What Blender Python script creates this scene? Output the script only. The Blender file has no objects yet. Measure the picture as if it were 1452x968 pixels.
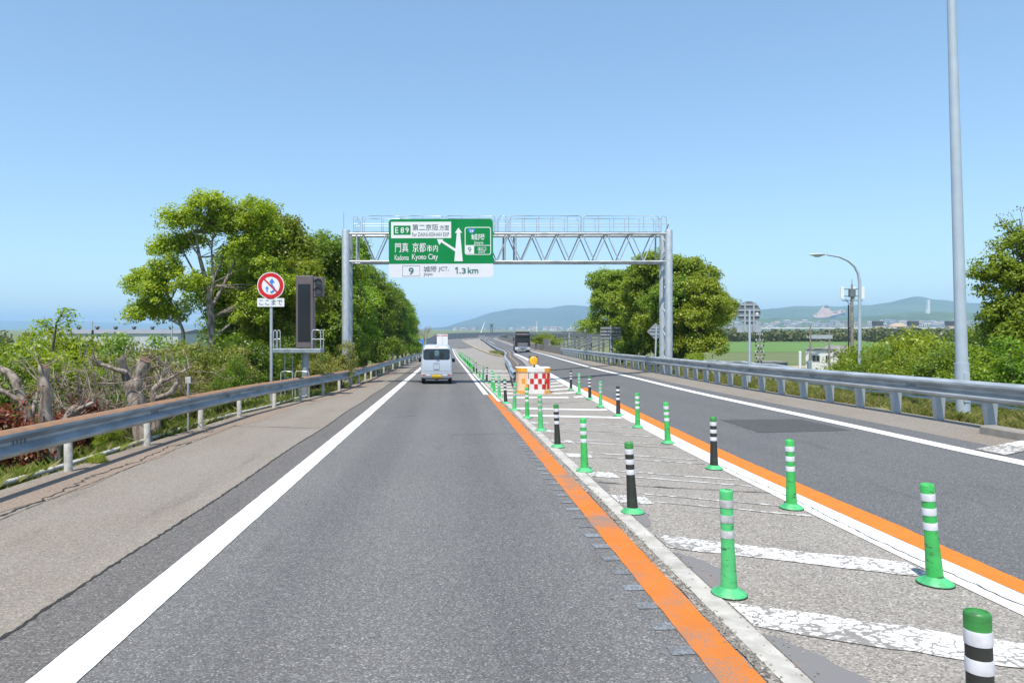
import bpy, bmesh, math, random
import numpy as np
from mathutils import Vector, Matrix

# ------------------------------------------------------------------ camera, world, sun, exposure
scene = bpy.context.scene
F = 1000.0                      # focal length in photograph pixels (photo 1452 wide)
HX, HY = 634.0, 466.0           # where the road direction and the true horizon meet in the photograph
CAMZ = 1.8
cam_d = bpy.data.cameras.new('camera')
cam = bpy.data.objects.new('camera', cam_d)
scene.collection.objects.link(cam)
cam.location = (0, 0, CAMZ)
cam.rotation_euler = (math.radians(90), 0, 0)
cam_d.sensor_width = 36.0
cam_d.lens = F / 1452 * 36
cam_d.shift_x = (726 - HX) / 1452
cam_d.shift_y = -(484 - HY) / 1452
cam_d.clip_start = 0.1
cam_d.clip_end = 40000
scene.camera = cam

SUN_EL, SUN_AZ = 65.0, 204.0     # azimuth clockwise from +Y (the way we drive): behind and to the left
world = bpy.data.worlds.new('World'); scene.world = world; world.use_nodes = True
nt = world.node_tree
for n in list(nt.nodes): nt.nodes.remove(n)
sky = nt.nodes.new('ShaderNodeTexSky'); sky.sky_type = 'NISHITA'; sky.sun_disc = False
sky.sun_elevation = math.radians(SUN_EL); sky.sun_rotation = math.radians(SUN_AZ)
sky.altitude = 0; sky.air_density = 1.0; sky.dust_density = 0.6; sky.ozone_density = 2.2
bg = nt.nodes.new('ShaderNodeBackground'); bg.inputs['Strength'].default_value = 0.15
wo = nt.nodes.new('ShaderNodeOutputWorld')
gm = nt.nodes.new('ShaderNodeGamma'); gm.inputs['Gamma'].default_value = 0.72
tn = nt.nodes.new('ShaderNodeMix'); tn.data_type = 'RGBA'; tn.blend_type = 'MULTIPLY'; tn.inputs[0].default_value = 1.0
tn.inputs[7].default_value = (1.10, 1.36, 1.52, 1)
nt.links.new(sky.outputs[0], gm.inputs['Color']); nt.links.new(gm.outputs[0], tn.inputs[6])
nt.links.new(tn.outputs[2], bg.inputs['Color']); nt.links.new(bg.outputs[0], wo.inputs['Surface'])

sun_d = bpy.data.lights.new('sun', 'SUN'); sun_d.energy = 4.4; sun_d.angle = math.radians(0.5); sun_d.color = (1.0, 0.94, 0.85)
sun = bpy.data.objects.new('sun', sun_d); scene.collection.objects.link(sun)
_el, _az = math.radians(SUN_EL), math.radians(SUN_AZ)
sdir = Vector((math.sin(_az)*math.cos(_el), math.cos(_az)*math.cos(_el), math.sin(_el)))
sun.rotation_euler = (-sdir).to_track_quat('-Z', 'Y').to_euler()
sun.location = (-40, -40, 80)
vs = scene.view_settings
vs.view_transform = 'Standard'; vs.look = 'None'; vs.gamma = 1.0; vs.use_curve_mapping = False
vs.exposure = 0.45
scene.render.engine = 'CYCLES'
cy = scene.cycles
cy.use_denoising = True
cy.max_bounces = 6; cy.diffuse_bounces = 3; cy.glossy_bounces = 3; cy.transmission_bounces = 3
cy.transparent_max_bounces = 8; cy.volume_bounces = 1
cy.caustics_reflective = False; cy.caustics_refractive = False

C = scene.collection
rng = np.random.default_rng(7)
random.seed(7)
PI = math.pi

# ------------------------------------------------------------------ helpers
def at(px, py, Z):
    "photograph pixel + depth -> world point"
    return Vector(((px-HX)*Z/F, Z, CAMZ+(HY-py)*Z/F))

def tag(o, label=None, cat=None, group=None, kind=None):
    if label: o['label'] = label
    if cat: o['category'] = cat
    if group: o['group'] = group
    if kind: o['kind'] = kind
    return o

def empty(name, loc=(0,0,0), rz=0.0, label=None, cat=None, group=None, kind=None):
    o = bpy.data.objects.new(name, None); C.objects.link(o)
    o.location = loc; o.rotation_euler = (0,0,rz)
    o.empty_display_size = 0.2
    return tag(o, label, cat, group, kind)

def link(name, me, parent=None):
    o = bpy.data.objects.new(name, me); C.objects.link(o)
    if parent is not None: o.parent = parent
    return o

def copy_tree(o, parent=None):
    c = o.copy(); C.objects.link(c); c.parent = parent
    for ch in o.children: copy_tree(ch, c)
    return c

class MB:
    "collects vertices and faces"
    def __init__(s): s.v=[]; s.f=[]; s.m=[]
    def add(s, vs, fs, m=0):
        b=len(s.v); s.v += [tuple(p) for p in vs]
        s.f += [tuple(i+b for i in f) for f in fs]; s.m += [m]*len(fs)
        return s
    def box(s, lo, hi, m=0, M=None):
        x0,y0,z0=lo; x1,y1,z1=hi
        vs=[(x0,y0,z0),(x1,y0,z0),(x1,y1,z0),(x0,y1,z0),(x0,y0,z1),(x1,y0,z1),(x1,y1,z1),(x0,y1,z1)]
        if M is not None: vs=[M@Vector(p) for p in vs]
        return s.add(vs,[(3,2,1,0),(4,5,6,7),(0,1,5,4),(1,2,6,5),(2,3,7,6),(3,0,4,7)],m)
    def bevbox(s, lo, hi, b=0.01, m=0):
        x0,y0,z0=lo; x1,y1,z1=hi
        bm=bmesh.new(); bmesh.ops.create_cube(bm,size=1)
        for v in bm.verts: v.co=Vector(((x0+x1)/2+v.co.x*(x1-x0),(y0+y1)/2+v.co.y*(y1-y0),(z0+z1)/2+v.co.z*(z1-z0)))
        bmesh.ops.bevel(bm,geom=bm.edges[:],offset=b,segments=2,profile=.5,affect='EDGES')
        bm.verts.index_update()
        s.add([v.co[:] for v in bm.verts],[[v.index for v in f.verts] for f in bm.faces],m); bm.free()
        return s
    def tube(s, pts, rad, seg=8, m=0, caps=True, mcap=None):
        pts=[Vector(p) for p in pts]
        if not hasattr(rad,'__len__'): rad=[rad]*len(pts)
        n=len(pts); b=len(s.v); ref=None
        for i,p in enumerate(pts):
            d=(pts[min(i+1,n-1)]-pts[max(i-1,0)])
            if d.length<1e-9: d=Vector((0,0,1))
            d.normalize()
            if ref is None:
                ref=Vector((0,0,1)) if abs(d.z)<.9 else Vector((1,0,0))
            u=d.cross(ref)
            if u.length<1e-4: u=d.cross(Vector((0,1,0)))
            u.normalize(); w=d.cross(u); ref=w.cross(d)*1.0 if False else ref
            for k in range(seg):
                a=2*PI*k/seg; q=p+(u*math.cos(a)+w*math.sin(a))*rad[i]; s.v.append(tuple(q))
        for i in range(n-1):
            for k in range(seg):
                k2=(k+1)%seg
                s.f.append((b+i*seg+k,b+i*seg+k2,b+(i+1)*seg+k2,b+(i+1)*seg+k)); s.m.append(m)
        if caps:
            mc=m if mcap is None else mcap
            s.f.append(tuple(b+k for k in range(seg))[::-1]); s.m.append(mc)
            s.f.append(tuple(b+(n-1)*seg+k for k in range(seg))); s.m.append(mc)
        return s
    def lathe(s, prof, seg=20, c=(0,0,0), m=0, axis='z'):
        b=len(s.v)
        for r,z in prof:
            for k in range(seg):
                a=2*PI*k/seg
                p=(r*math.cos(a), r*math.sin(a), z) if axis=='z' else (r*math.cos(a), z, r*math.sin(a))
                s.v.append((p[0]+c[0],p[1]+c[1],p[2]+c[2]))
        for i in range(len(prof)-1):
            for k in range(seg):
                k2=(k+1)%seg
                s.f.append((b+i*seg+k,b+i*seg+k2,b+(i+1)*seg+k2,b+(i+1)*seg+k)); s.m.append(m)
        s.f.append(tuple(b+k for k in range(seg))[::-1]); s.m.append(m)
        s.f.append(tuple(b+(len(prof)-1)*seg+k for k in range(seg))); s.m.append(m)
        return s
    def prism(s, poly, y0, y1, m=0):
        "polygon in xz extruded along y"
        n=len(poly)
        vs=[(x,y0,z) for x,z in poly]+[(x,y1,z) for x,z in poly]
        fs=[tuple(range(n)), tuple(range(2*n-1,n-1,-1))]
        for i in range(n):
            j=(i+1)%n; fs.append((j,i,n+i,n+j))
        return s.add(vs,fs,m)
    def sweep(s, prof, frames, closed=False, m=0, mats=None):
        "prof: (d,h) list; frames: (origin, side, up)"
        b=len(s.v); n=len(prof)
        for o,sd,up in frames:
            for d,h in prof: s.v.append(tuple(o+sd*d+up*h))
        for i in range(len(frames)-1):
            for k in range(n if closed else n-1):
                k2=(k+1)%n
                s.f.append((b+i*n+k,b+i*n+k2,b+(i+1)*n+k2,b+(i+1)*n+k)); s.m.append(mats[k] if mats else m)
        if closed:
            s.f.append(tuple(b+k for k in range(n))[::-1]); s.m.append(m)
            s.f.append(tuple(b+(len(frames)-1)*n+k for k in range(n))); s.m.append(m)
        return s
    def mesh(s, name, mats, smooth=None):
        me=bpy.data.meshes.new(name); me.from_pydata(s.v,[],s.f)
        if not isinstance(mats,(list,tuple)): mats=[mats]
        for mm in mats: me.materials.append(mm)
        if len(mats)>1: me.polygons.foreach_set('material_index', s.m)
        bm=bmesh.new(); bm.from_mesh(me); bmesh.ops.recalc_face_normals(bm,faces=bm.faces[:]); bm.to_mesh(me); bm.free()
        if smooth is not None:
            me.polygons.foreach_set('use_smooth',[True]*len(me.polygons))
            try: me.set_sharp_from_angle(angle=math.radians(smooth))
            except Exception: pass
        me.update(); return me
    def build(s, name, mats, parent=None, smooth=None):
        return link(name, s.mesh(name,mats,smooth), parent)

def interp(pts):
    "smooth cubic (Catmull-Rom style) interpolation"
    xs=np.array([p[0] for p in pts],float); ys=np.array([p[1] for p in pts],float)
    m=np.empty_like(ys); d=np.diff(ys)/np.diff(xs)
    m[0]=d[0]; m[-1]=d[-1]
    for i in range(1,len(xs)-1):
        m[i]=0 if d[i-1]*d[i]<=0 else 2*d[i-1]*d[i]/(d[i-1]+d[i])
    def f(x):
        x=np.asarray(x,float); xc=np.clip(x,xs[0],xs[-1])
        i=np.clip(np.searchsorted(xs,xc)-1,0,len(xs)-2)
        h=xs[i+1]-xs[i]; t=(xc-xs[i])/h
        return (1+2*t)*(1-t)**2*ys[i]+t*(1-t)**2*h*m[i]+t*t*(3-2*t)*ys[i+1]+t*t*(t-1)*h*m[i+1]
    return f

# ------------------------------------------------------------------ materials
def nodes_of(name):
    m=bpy.data.materials.new(name); m.use_nodes=True
    t=m.node_tree; b=t.nodes['Principled BSDF']
    return m,t,b
def N(t,typ,**kw):
    n=t.nodes.new(typ)
    for k,v in kw.items():
        if k in n.inputs: n.inputs[k].default_value=v
        else: setattr(n,k,v)
    return n
def coords(t, scale=(1,1,1), kind='Object'):
    tc=N(t,'ShaderNodeTexCoord'); mp=N(t,'ShaderNodeMapping'); mp.inputs['Scale'].default_value=scale
    t.links.new(tc.outputs[kind],mp.inputs[0]); return mp.outputs[0]
def noise(t,vec,scale,detail=4,rough=.55):
    n=N(t,'ShaderNodeTexNoise'); n.inputs['Scale'].default_value=scale; n.inputs['Detail'].default_value=detail; n.inputs['Roughness'].default_value=rough
    t.links.new(vec,n.inputs['Vector']); return n.outputs['Fac']
def ramp(t,fac,stops):
    r=N(t,'ShaderNodeValToRGB'); e=r.color_ramp.elements
    while len(e)<len(stops): e.new(0.5)
    for i,(p,c) in enumerate(stops):
        e[i].position=p; e[i].color=tuple(c)+(1,) if len(c)==3 else c
    t.links.new(fac,r.inputs[0]); return r.outputs[0]
def mix(t,fac,a,b,mode='MIX'):
    n=N(t,'ShaderNodeMix'); n.data_type='RGBA'; n.blend_type=mode
    if isinstance(fac,(int,float)): n.inputs[0].default_value=fac
    else: t.links.new(fac,n.inputs[0])
    for i,v in ((6,a),(7,b)):
        if isinstance(v,(tuple,list)): n.inputs[i].default_value=tuple(v)+((1,) if len(v)==3 else ())
        else: t.links.new(v,n.inputs[i])
    return n.outputs[2]
def math_(t,op,a,b=None):
    n=N(t,'ShaderNodeMath'); n.operation=op
    for i,v in enumerate((a,b)):
        if v is None: continue
        if isinstance(v,(int,float)): n.inputs[i].default_value=v
        else: t.links.new(v,n.inputs[i])
    return n.outputs[0]
def bump(t,b,h,strength=.3,dist=.01):
    n=N(t,'ShaderNodeBump'); n.inputs['Strength'].default_value=strength; n.inputs['Distance'].default_value=dist
    t.links.new(h,n.inputs['Height']); t.links.new(n.outputs[0],b.inputs['Normal'])

def pmat(name,c1,c2=None,scale=6,rough=.6,metal=0.0,bmp=0.0,emit=0,coat=0,stretch=(1,1,1),lo=.35,hi=.65,spec=.5):
    m,t,b=nodes_of(name)
    if c2 is None: c2=tuple(x*.86 for x in c1)
    v=coords(t,stretch); n=noise(t,v,scale,5)
    t.links.new(ramp(t,n,[(lo,c2),(hi,c1)]),b.inputs['Base Color'])
    b.inputs['Roughness'].default_value=rough; b.inputs['Metallic'].default_value=metal
    b.inputs['Specular IOR Level'].default_value=spec
    if coat: b.inputs['Coat Weight'].default_value=coat; b.inputs['Coat Roughness'].default_value=.06
    if bmp: bump(t,b,n,bmp,.01)
    return m

def asphalt(name, base, dark, light, grain=75, patch=.35, rough=.85, warm=None, tracks=None):
    m,t,b=nodes_of(name)
    v=coords(t)
    g=N(t,'ShaderNodeTexVoronoi'); g.inputs['Scale'].default_value=grain; t.links.new(v,g.inputs['Vector'])
    sp=N(t,'ShaderNodeSeparateColor'); t.links.new(g.outputs['Color'],sp.inputs[0])
    col=ramp(t,sp.outputs[0],[(0.0,dark),(.35,tuple(x*.9 for x in base)),(.7,base),(.93,tuple((a+b2)/2 for a,b2 in zip(base,light))),(1.0,light)])
    fine=noise(t,v,grain*3.2,2); 
    col=mix(t,.22,col,ramp(t,fine,[(.3,dark),(.7,light)]),'MIX')
    # streaks along the driving direction + broad patches
    st=noise(t,coords(t,(2.2,.07,1)),1.0,3); pa=noise(t,v,patch,4)
    col=mix(t,ramp(t,st,[(.3,(.0,.0,.0)),(.7,(.55,.55,.55))]),col,mix(t,1.0,col,(1.17,1.16,1.15),'MULTIPLY'))
    col=mix(t,ramp(t,pa,[(.35,(0,0,0)),(.7,(.6,.6,.6))]),col,mix(t,1.0,col,warm or (.86,.86,.87),'MULTIPLY'))
    sx=N(t,'ShaderNodeSeparateXYZ'); t.links.new(v,sx.inputs[0])
    wl=None
    for xc in (tracks or ()):
        d=math_(t,'ABSOLUTE',math_(t,'SUBTRACT',sx.outputs[0],xc)); wl=d if wl is None else math_(t,'MINIMUM',wl,d)
    if wl is not None:
        w2=math_(t,'ADD',wl,math_(t,'MULTIPLY',math_(t,'SUBTRACT',st,.5),.5))
        col=mix(t,ramp(t,w2,[(.12,(.8,.8,.8)),(.55,(0,0,0))]),col,mix(t,1.0,col,(.84,.84,.85),'MULTIPLY'))
    oil=noise(t,coords(t,(3.0,.6,1)),.9,5,.6)
    col=mix(t,ramp(t,oil,[(.60,(0,0,0)),(.74,(.6,.6,.6))]),col,mix(t,1.0,col,(.74,.73,.72),'MULTIPLY'))
    t.links.new(col,b.inputs['Base Color']); b.inputs['Roughness'].default_value=rough
    b.inputs['Specular IOR Level'].default_value=.3
    bump(t,b,g.outputs['Distance'],.55,.006)
    return m

def paint(name,c,wear=.35,under=(.12,.115,.11),scale=18,crack=0.0,grain=60):
    "road paint, worn through in grains; crack: width of alligator cracks"
    m,t,b=nodes_of(name); v=coords(t)
    n=noise(t,v,scale,6,.7); n2=noise(t,v,1.3,3)
    s=math_(t,'ADD',math_(t,'MULTIPLY',n,.7),math_(t,'MULTIPLY',n2,.5))
    fac=ramp(t,s,[(wear,(0,0,0)),(wear+.06,(1,1,1))])
    fresh=ramp(t,noise(t,v,5,4),[(.3,tuple(x*.86 for x in c)),(.7,c)])
    col=mix(t,fac,under,fresh)
    if crack:
        w=N(t,'ShaderNodeTexVoronoi'); w.feature='DISTANCE_TO_EDGE'; w.inputs['Scale'].default_value=11
        nz=N(t,'ShaderNodeTexNoise'); nz.inputs['Scale'].default_value=9; nz.inputs['Detail'].default_value=4; t.links.new(v,nz.inputs['Vector']); wv=mix(t,.16,coords(t,(.75,1.5,1)),nz.outputs['Color'],'ADD'); t.links.new(wv,w.inputs['Vector'])
        cf=ramp(t,math_(t,'ADD',w.outputs['Distance'],math_(t,'MULTIPLY',math_(t,'SUBTRACT',n2,.53),.22)),[(crack*.3,(0,0,0)),(crack,(1,1,1))])
        col=mix(t,cf,under,col)
    t.links.new(col,b.inputs['Base Color']); b.inputs['Roughness'].default_value=.7
    bump(t,b,n,.25,.004)
    return m

def leafmat(name, cols, trans=.35, rough=.55):
    m,t,b=nodes_of(name)
    g=N(t,'ShaderNodeNewGeometry')
    r=g.outputs['Random Per Island']
    k=len(cols); col=ramp(t,r,[(i/(k-1) if k>1 else 0,c) for i,c in enumerate(cols)])
    oi=N(t,'ShaderNodeObjectInfo')
    hs=N(t,'ShaderNodeHueSaturation'); t.links.new(col,hs.inputs['Color'])
    mr=N(t,'ShaderNodeMapRange'); t.links.new(oi.outputs['Random'],mr.inputs[0]); mr.inputs[3].default_value=.8; mr.inputs[4].default_value=1.15
    t.links.new(mr.outputs[0],hs.inputs['Value'])
    mr2=N(t,'ShaderNodeMapRange'); t.links.new(oi.outputs['Random'],mr2.inputs[0]); mr2.inputs[3].default_value=.485; mr2.inputs[4].default_value=.515
    t.links.new(mr2.outputs[0],hs.inputs['Hue'])
    b.inputs['Roughness'].default_value=rough*.8; b.inputs['Specular IOR Level'].default_value=.5
    t.links.new(hs.outputs[0],b.inputs['Base Color'])
    tr=N(t,'ShaderNodeBsdfTranslucent'); 
    t.links.new(mix(t,1.0,hs.outputs[0],(1.5,1.35,.5),'MULTIPLY'),tr.inputs['Color'])
    ms=N(t,'ShaderNodeMixShader'); ms.inputs[0].default_value=trans
    t.links.new(b.outputs[0],ms.inputs[1]); t.links.new(tr.outputs[0],ms.inputs[2])
    t.links.new(ms.outputs[0],t.nodes['Material Output'].inputs['Surface'])
    return m

M={}
M['asphalt']=asphalt('lane_asphalt',(.128,.124,.122),(.045,.045,.045),(.36,.35,.335),105,tracks=(-1.15,.55))
M['asphalt_edge']=asphalt('edge_asphalt',(.120,.112,.106),(.04,.038,.037),(.30,.28,.26),90)
M['asphalt_right']=asphalt('oncoming_asphalt',(.113,.112,.115),(.05,.05,.052),(.27,.27,.27),95)
M['patch']=asphalt('patch_asphalt',(.072,.070,.072),(.04,.04,.04),(.15,.15,.15),95)
M['shoulder']=asphalt('shoulder_asphalt',(.235,.208,.178),(.12,.103,.085),(.40,.365,.32),95,patch=.5,warm=(.90,.84,.79))
M['gore']=asphalt('gore_asphalt',(.27,.245,.215),(.085,.075,.065),(.52,.49,.45),80,patch=.6,warm=(.88,.86,.84))
M['concrete']=pmat('concrete',(.50,.475,.43),(.33,.31,.275),5,.85,bmp=.3)
M['wall']=pmat('weathered_wall',(.30,.275,.24),(.17,.155,.135),1.6,.9,bmp=.3)
M['rubble']=asphalt('crumbled_edge',(.22,.20,.17),(.05,.045,.04),(.55,.5,.45),38)
M['rustdirt']=pmat('rust_stain_dirt',(.27,.19,.13),(.17,.14,.12),4,.9,lo=.3,hi=.7)
M['white']=paint('white_paint',(.77,.77,.76),.42,(.36,.35,.34),scale=34)
M['white_worn']=paint('worn_white_paint',(.72,.71,.68),.51,(.23,.21,.19),crack=.10)
M['white_ghost']=paint('ghost_white_paint',(.70,.69,.66),.56,(.30,.275,.245),scale=9)
M['orange']=paint('orange_paint',(.61,.168,.010),.525,(.24,.17,.13),scale=70)
M['orange_clean']=paint('fresh_orange_paint',(.62,.185,.012),.38,(.25,.2,.16),scale=60)
M['rumble']=paint('rumble_mark',(.24,.26,.29),.57,(.13,.13,.133),scale=45)
M['crack']=pmat('crack_tar',(.035,.033,.03),(.02,.02,.02),20,.95)
M['steel']=pmat('galvanised_steel',(.50,.54,.58),(.40,.435,.47),9,.5,.35,stretch=(1,1,.4))
M['steel_dull']=pmat('weathered_steel',(.36,.40,.43),(.25,.28,.30),5,.5,.45,bmp=.1)
M['rail']=pmat('guardrail_steel',(.42,.485,.54),(.24,.285,.32),3.1,.45,.5,stretch=(1,.5,3))
M['rail_rust']=pmat('rusty_rail_top',(.33,.17,.085),(.24,.15,.10),6,.8,.05)
M['rail_right']=pmat('guardrail_steel_bright',(.58,.61,.63),(.36,.375,.385),2.6,.42,.5,stretch=(1,.5,3))
M['postwhite']=pmat('pale_post_paint',(.62,.61,.58),(.38,.36,.32),9,.6)
M['dark']=pmat('dark_plastic',(.025,.025,.027),(.015,.015,.015),10,.5)
M['rubber']=pmat('rubber',(.022,.022,.022),(.03,.028,.026),9,.85)
M['bark']=pmat('grey_bark',(.36,.30,.25),(.11,.085,.07),13,.9,bmp=1.0,stretch=(1,1,.30),lo=.38,hi=.6)
M['bark_dark']=pmat('dark_bark',(.13,.10,.075),(.06,.045,.035),7,.9,bmp=.8,stretch=(1,1,.35))
M['cutwood']=pmat('cut_wood',(.22,.13,.08),(.10,.06,.04),8,.9)
M['twig']=pmat('dead_twig',(.31,.25,.20),(.14,.105,.08),7,.9)
M['leaf_bright']=leafmat('young_leaf',[(.12,.21,.016),(.20,.315,.022),(.285,.40,.03),(.38,.46,.045)],.48)
M['leaf_lime']=leafmat('lime_leaf',[(.15,.22,.014),(.25,.345,.02),(.36,.45,.028),(.46,.51,.045)],.52)
M['leaf_mid']=leafmat('leaf_mid',[(.075,.15,.012),(.135,.235,.018),(.20,.31,.022),(.30,.40,.04)],.46)
M['leaf_dark']=leafmat('leaf_dark',[(.05,.10,.008),(.085,.155,.010),(.13,.21,.012),(.21,.29,.02)],.40)
M['leaf_olive']=leafmat('leaf_olive',[(.13,.155,.018),(.20,.23,.025),(.29,.31,.06),(.38,.38,.12)],.34)
M['leaf_yellow']=leafmat('leaf_yellow',[(.17,.25,.014),(.26,.35,.02),(.37,.42,.03),(.22,.33,.02)],.40)
M['leaf_red']=leafmat('leaf_red',[(.10,.018,.018),(.20,.025,.022),(.28,.06,.03),(.14,.13,.03)],.3)
M['leaf_far']=leafmat('leaf_far',[(.085,.11,.025),(.12,.145,.03),(.16,.17,.045)],.2)
M['grass']=leafmat('grass_blade',[(.12,.17,.02),(.19,.22,.035),(.27,.25,.075),(.36,.30,.14)],.25)
M['grass_green']=leafmat('green_grass_blade',[(.12,.18,.02),(.19,.25,.03),(.27,.29,.06),(.38,.34,.16)],.3)
# ------------------------------------------------------------------ road geometry
def smoothstep(a,b,x):
    t=np.clip((np.asarray(x,float)-a)/(b-a),0,1); return t*t*(3-2*t)
SL=.024
def zp(s):
    s=np.asarray(s,float)
    a=np.clip(s-90,0,110)
    return np.where(s<90,-SL*s,-SL*90-SL*a+SL*a*a/220)
PIV=4.3
def zroad(X,s): return zp(s)+.08*np.clip(np.asarray(X,float)-PIV,0,12)
CURV,RAD=280.0,420.0
def P(X,s,dz=0.0):
    z=float(zroad(X,s))+dz
    if s<=CURV: return Vector((X,s,z))
    th=(s-CURV)/RAD
    return Vector((RAD-(RAD-X)*math.cos(th),CURV+(RAD-X)*math.sin(th),z))

x_railL=interp([(-40,-5.4),(10,-5.35),(18,-5.2),(21,-4.9),(24,-4.65),(26.5,-4.38),(31,-4.15),(40,-4.1),(800,-4.1)])
x_white=interp([(-40,3.6),(5,4.0),(10.3,4.15),(15.5,4.42),(20.5,4.72),(27.9,5.15),(40.7,5.94),(58,7.24),(80,8.9),(113,10.7),(200,13.7),(300,15.6),(800,15.6)])
x_right=interp([(-40,7.35),(9.2,7.55),(13.6,7.71),(21.6,7.95),(33.4,8.6),(40.9,8.98),(60,10.3),(93,12.7),(113,13.9),(200,17.5),(300,19.6),(800,19.6)])
def x_railR(s): return x_right(s)+1.5
x_med=interp([(27.4,3.05),(33,3.45),(45,4.4),(57,5.2),(69,6.1),(80,7.15),(113,9.2),(200,12.1),(300,14.0),(800,14.0)])
SS=np.concatenate([np.arange(-12,60,1.0),np.arange(60,300,3.0),np.arange(300,706,6.0)])

def strip(name,x0,x1,m,parent=None,s=None,dz=0.0,nx=1,wob=0.0,smooth=60):
    s=SS if s is None else s
    f0=x0 if callable(x0) else (lambda q:x0); f1=x1 if callable(x1) else (lambda q:x1)
    b=MB(); n=nx+1
    vs=[]
    for q in s:
        a=float(f0(q)); c=float(f1(q))
        if wob: a+=random.uniform(-wob,wob); c+=random.uniform(-wob,wob)
        for k in range(n):
            vs.append(P(a+(c-a)*k/nx,q,dz))
    fs=[(i*n+k,i*n+k+1,(i+1)*n+k+1,(i+1)*n+k) for i in range(len(s)-1) for k in range(nx)]
    b.add(vs,fs); return b.build(name,m,parent,smooth)

EDGE_L=lambda q:-2.72+.02*math.sin(q*.9)
lane=strip('road',EDGE_L,1.72,M['asphalt'],nx=4); tag(lane,'grey asphalt driving lane running straight ahead under the gantry','road',kind='structure')
del lane['category']
edge=strip('asphalt_edge_strip',EDGE_L,lambda q:-2.26,M['asphalt_edge'],lane,dz=.003)
shL=strip('shoulder',lambda q:float(x_railL(q))-.22,EDGE_L,M['shoulder'],nx=3); tag(shL,'tan weathered shoulder between left guardrail and white line',kind='structure')
rl=strip('oncoming_road',lambda q:float(x_white(q))+.15,lambda q:float(x_right(q))+.55,M['asphalt_right'],nx=4); tag(rl,'blue grey asphalt lane of the opposite carriageway on the right',kind='structure')
shR=strip('right_shoulder',lambda q:float(x_right(q))+.55,lambda q:float(x_railR(q))+.25,M['shoulder'],nx=2); tag(shR,'tan shoulder along the right guardrail',kind='structure')
gore=strip('gore_pavement',1.95,lambda q:float(x_white(q))+.15,M['gore'],nx=6); tag(gore,'pale worn pavement of the divided gore between the two carriageways',kind='structure')
S1=np.arange(-12,60,.35)
ce=strip('concrete_gutter',1.79,1.95,M['concrete'],gore,s=SS,dz=.008)
cr=strip('crumbled_edge',1.715,1.795,M['rubble'],gore,s=S1,dz=.004,wob=.015)
strip('crumbled_edge',1.715,1.795,M['concrete'],gore,s=SS[SS>=58],dz=.004)

# loose chips along the crumbled edge
rgc=np.random.default_rng(17); cb=MB()
for _ in range(2600):
    q=2.2+rgc.random()**1.6*20; x=rgc.choice([rgc.normal(1.755,.03),rgc.normal(1.97,.05)],p=[.85,.15]); r=rgc.uniform(.004,.013)
    p=P(float(x),float(q),.009); a=rgc.uniform(0,6.28)
    vs=[(p.x+r*math.cos(a+k*2.1)*rgc.uniform(.7,1.2),p.y+r*math.sin(a+k*2.1)*rgc.uniform(.7,1.2),p.z) for k in range(3)]+[(p.x,p.y,p.z+r*.8)]
    cb.add(vs,[(0,1,3),(1,2,3),(2,0,3)])
tag(cb.build('gravel_chips',M['rubble']),'loose asphalt chips along the crumbled edge of the gore gutter',kind='stuff')
# cracks and joints
def crack(parent,fx,s,w=.012,wob=.02,dz=.007):
    b=MB(); vs=[]
    for q in s:
        c=float(fx(q))+random.uniform(-wob,wob); ww=w*random.uniform(.5,1.5)
        vs += [P(c-ww,q,dz),P(c+ww,q,dz)]
    b.add(vs,[(2*i,2*i+1,2*i+3,2*i+2) for i in range(len(s)-1)])
    return b.build('crack',M['crack'],parent)
def crackline(parent,pts,w=.006,dz=.008,step=.1,wob=.02):
    b=MB(); P2=[]
    for (a,b0),(c,d0) in zip(pts[:-1],pts[1:]):
        L=math.hypot(c-a,d0-b0); n=max(2,int(L/step))
        for k in range(n): P2.append((a+(c-a)*k/n,b0+(d0-b0)*k/n))
    P2.append(pts[-1]); vs=[]
    for i,(x,q) in enumerate(P2):
        x+=random.uniform(-wob,wob); q+=random.uniform(-wob,wob)
        j=min(i+1,len(P2)-1); k=max(i-1,0); dx,dq=P2[j][0]-P2[k][0],P2[j][1]-P2[k][1]; L=math.hypot(dx,dq) or 1
        ww=w*random.uniform(.4,1.6); nx_,ny_=-dq/L*ww,dx/L*ww
        vs+=[P(x-nx_,q-ny_,dz),P(x+nx_,q+ny_,dz)]
    b.add(vs,[(2*i,2*i+1,2*i+3,2*i+2) for i in range(len(P2)-1)])
    return b.build('crack',M['crack'],parent)
crack(shL,EDGE_L,np.arange(1,60,.05),.014,.010)
crack(gore,lambda q:float(x_white(q))-.04+.02*math.sin(q*1.7),np.arange(2,28,.06),.006,.014,.009)
crackline(shL,[(-5.1,5.2),(-4.75,7.2),(-4.72,8.4),(-4.9,9.8),(-4.8,11),(-4.95,12.6),(-4.75,13.2)],.014,wob=.05)
crackline(shL,[(-4.6,4.0),(-4.62,7),(-4.66,10),(-4.8,16)],.005,wob=.01)
crackline(shL,[(-2.75,15.4),(-3.5,15.5),(-4.8,15.8)],.012)
crackline(gore,[(1.97,9.3),(2.6,9.0),(3.3,8.8),(4.0,8.6)],.012)
crackline(gore,[(2.1,21.4),(3.2,21.9),(4.4,22.6)],.02)
crackline(lane,[(-1.7,17.6),(-1.2,17.75),(-.7,18.2)],.012)
crackline(lane,[(.1,14.2),(.7,14.35),(1.4,14.4)],.008)
crackline(shR,[(7.95,9.6),(9.2,9.9)],.01)
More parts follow.
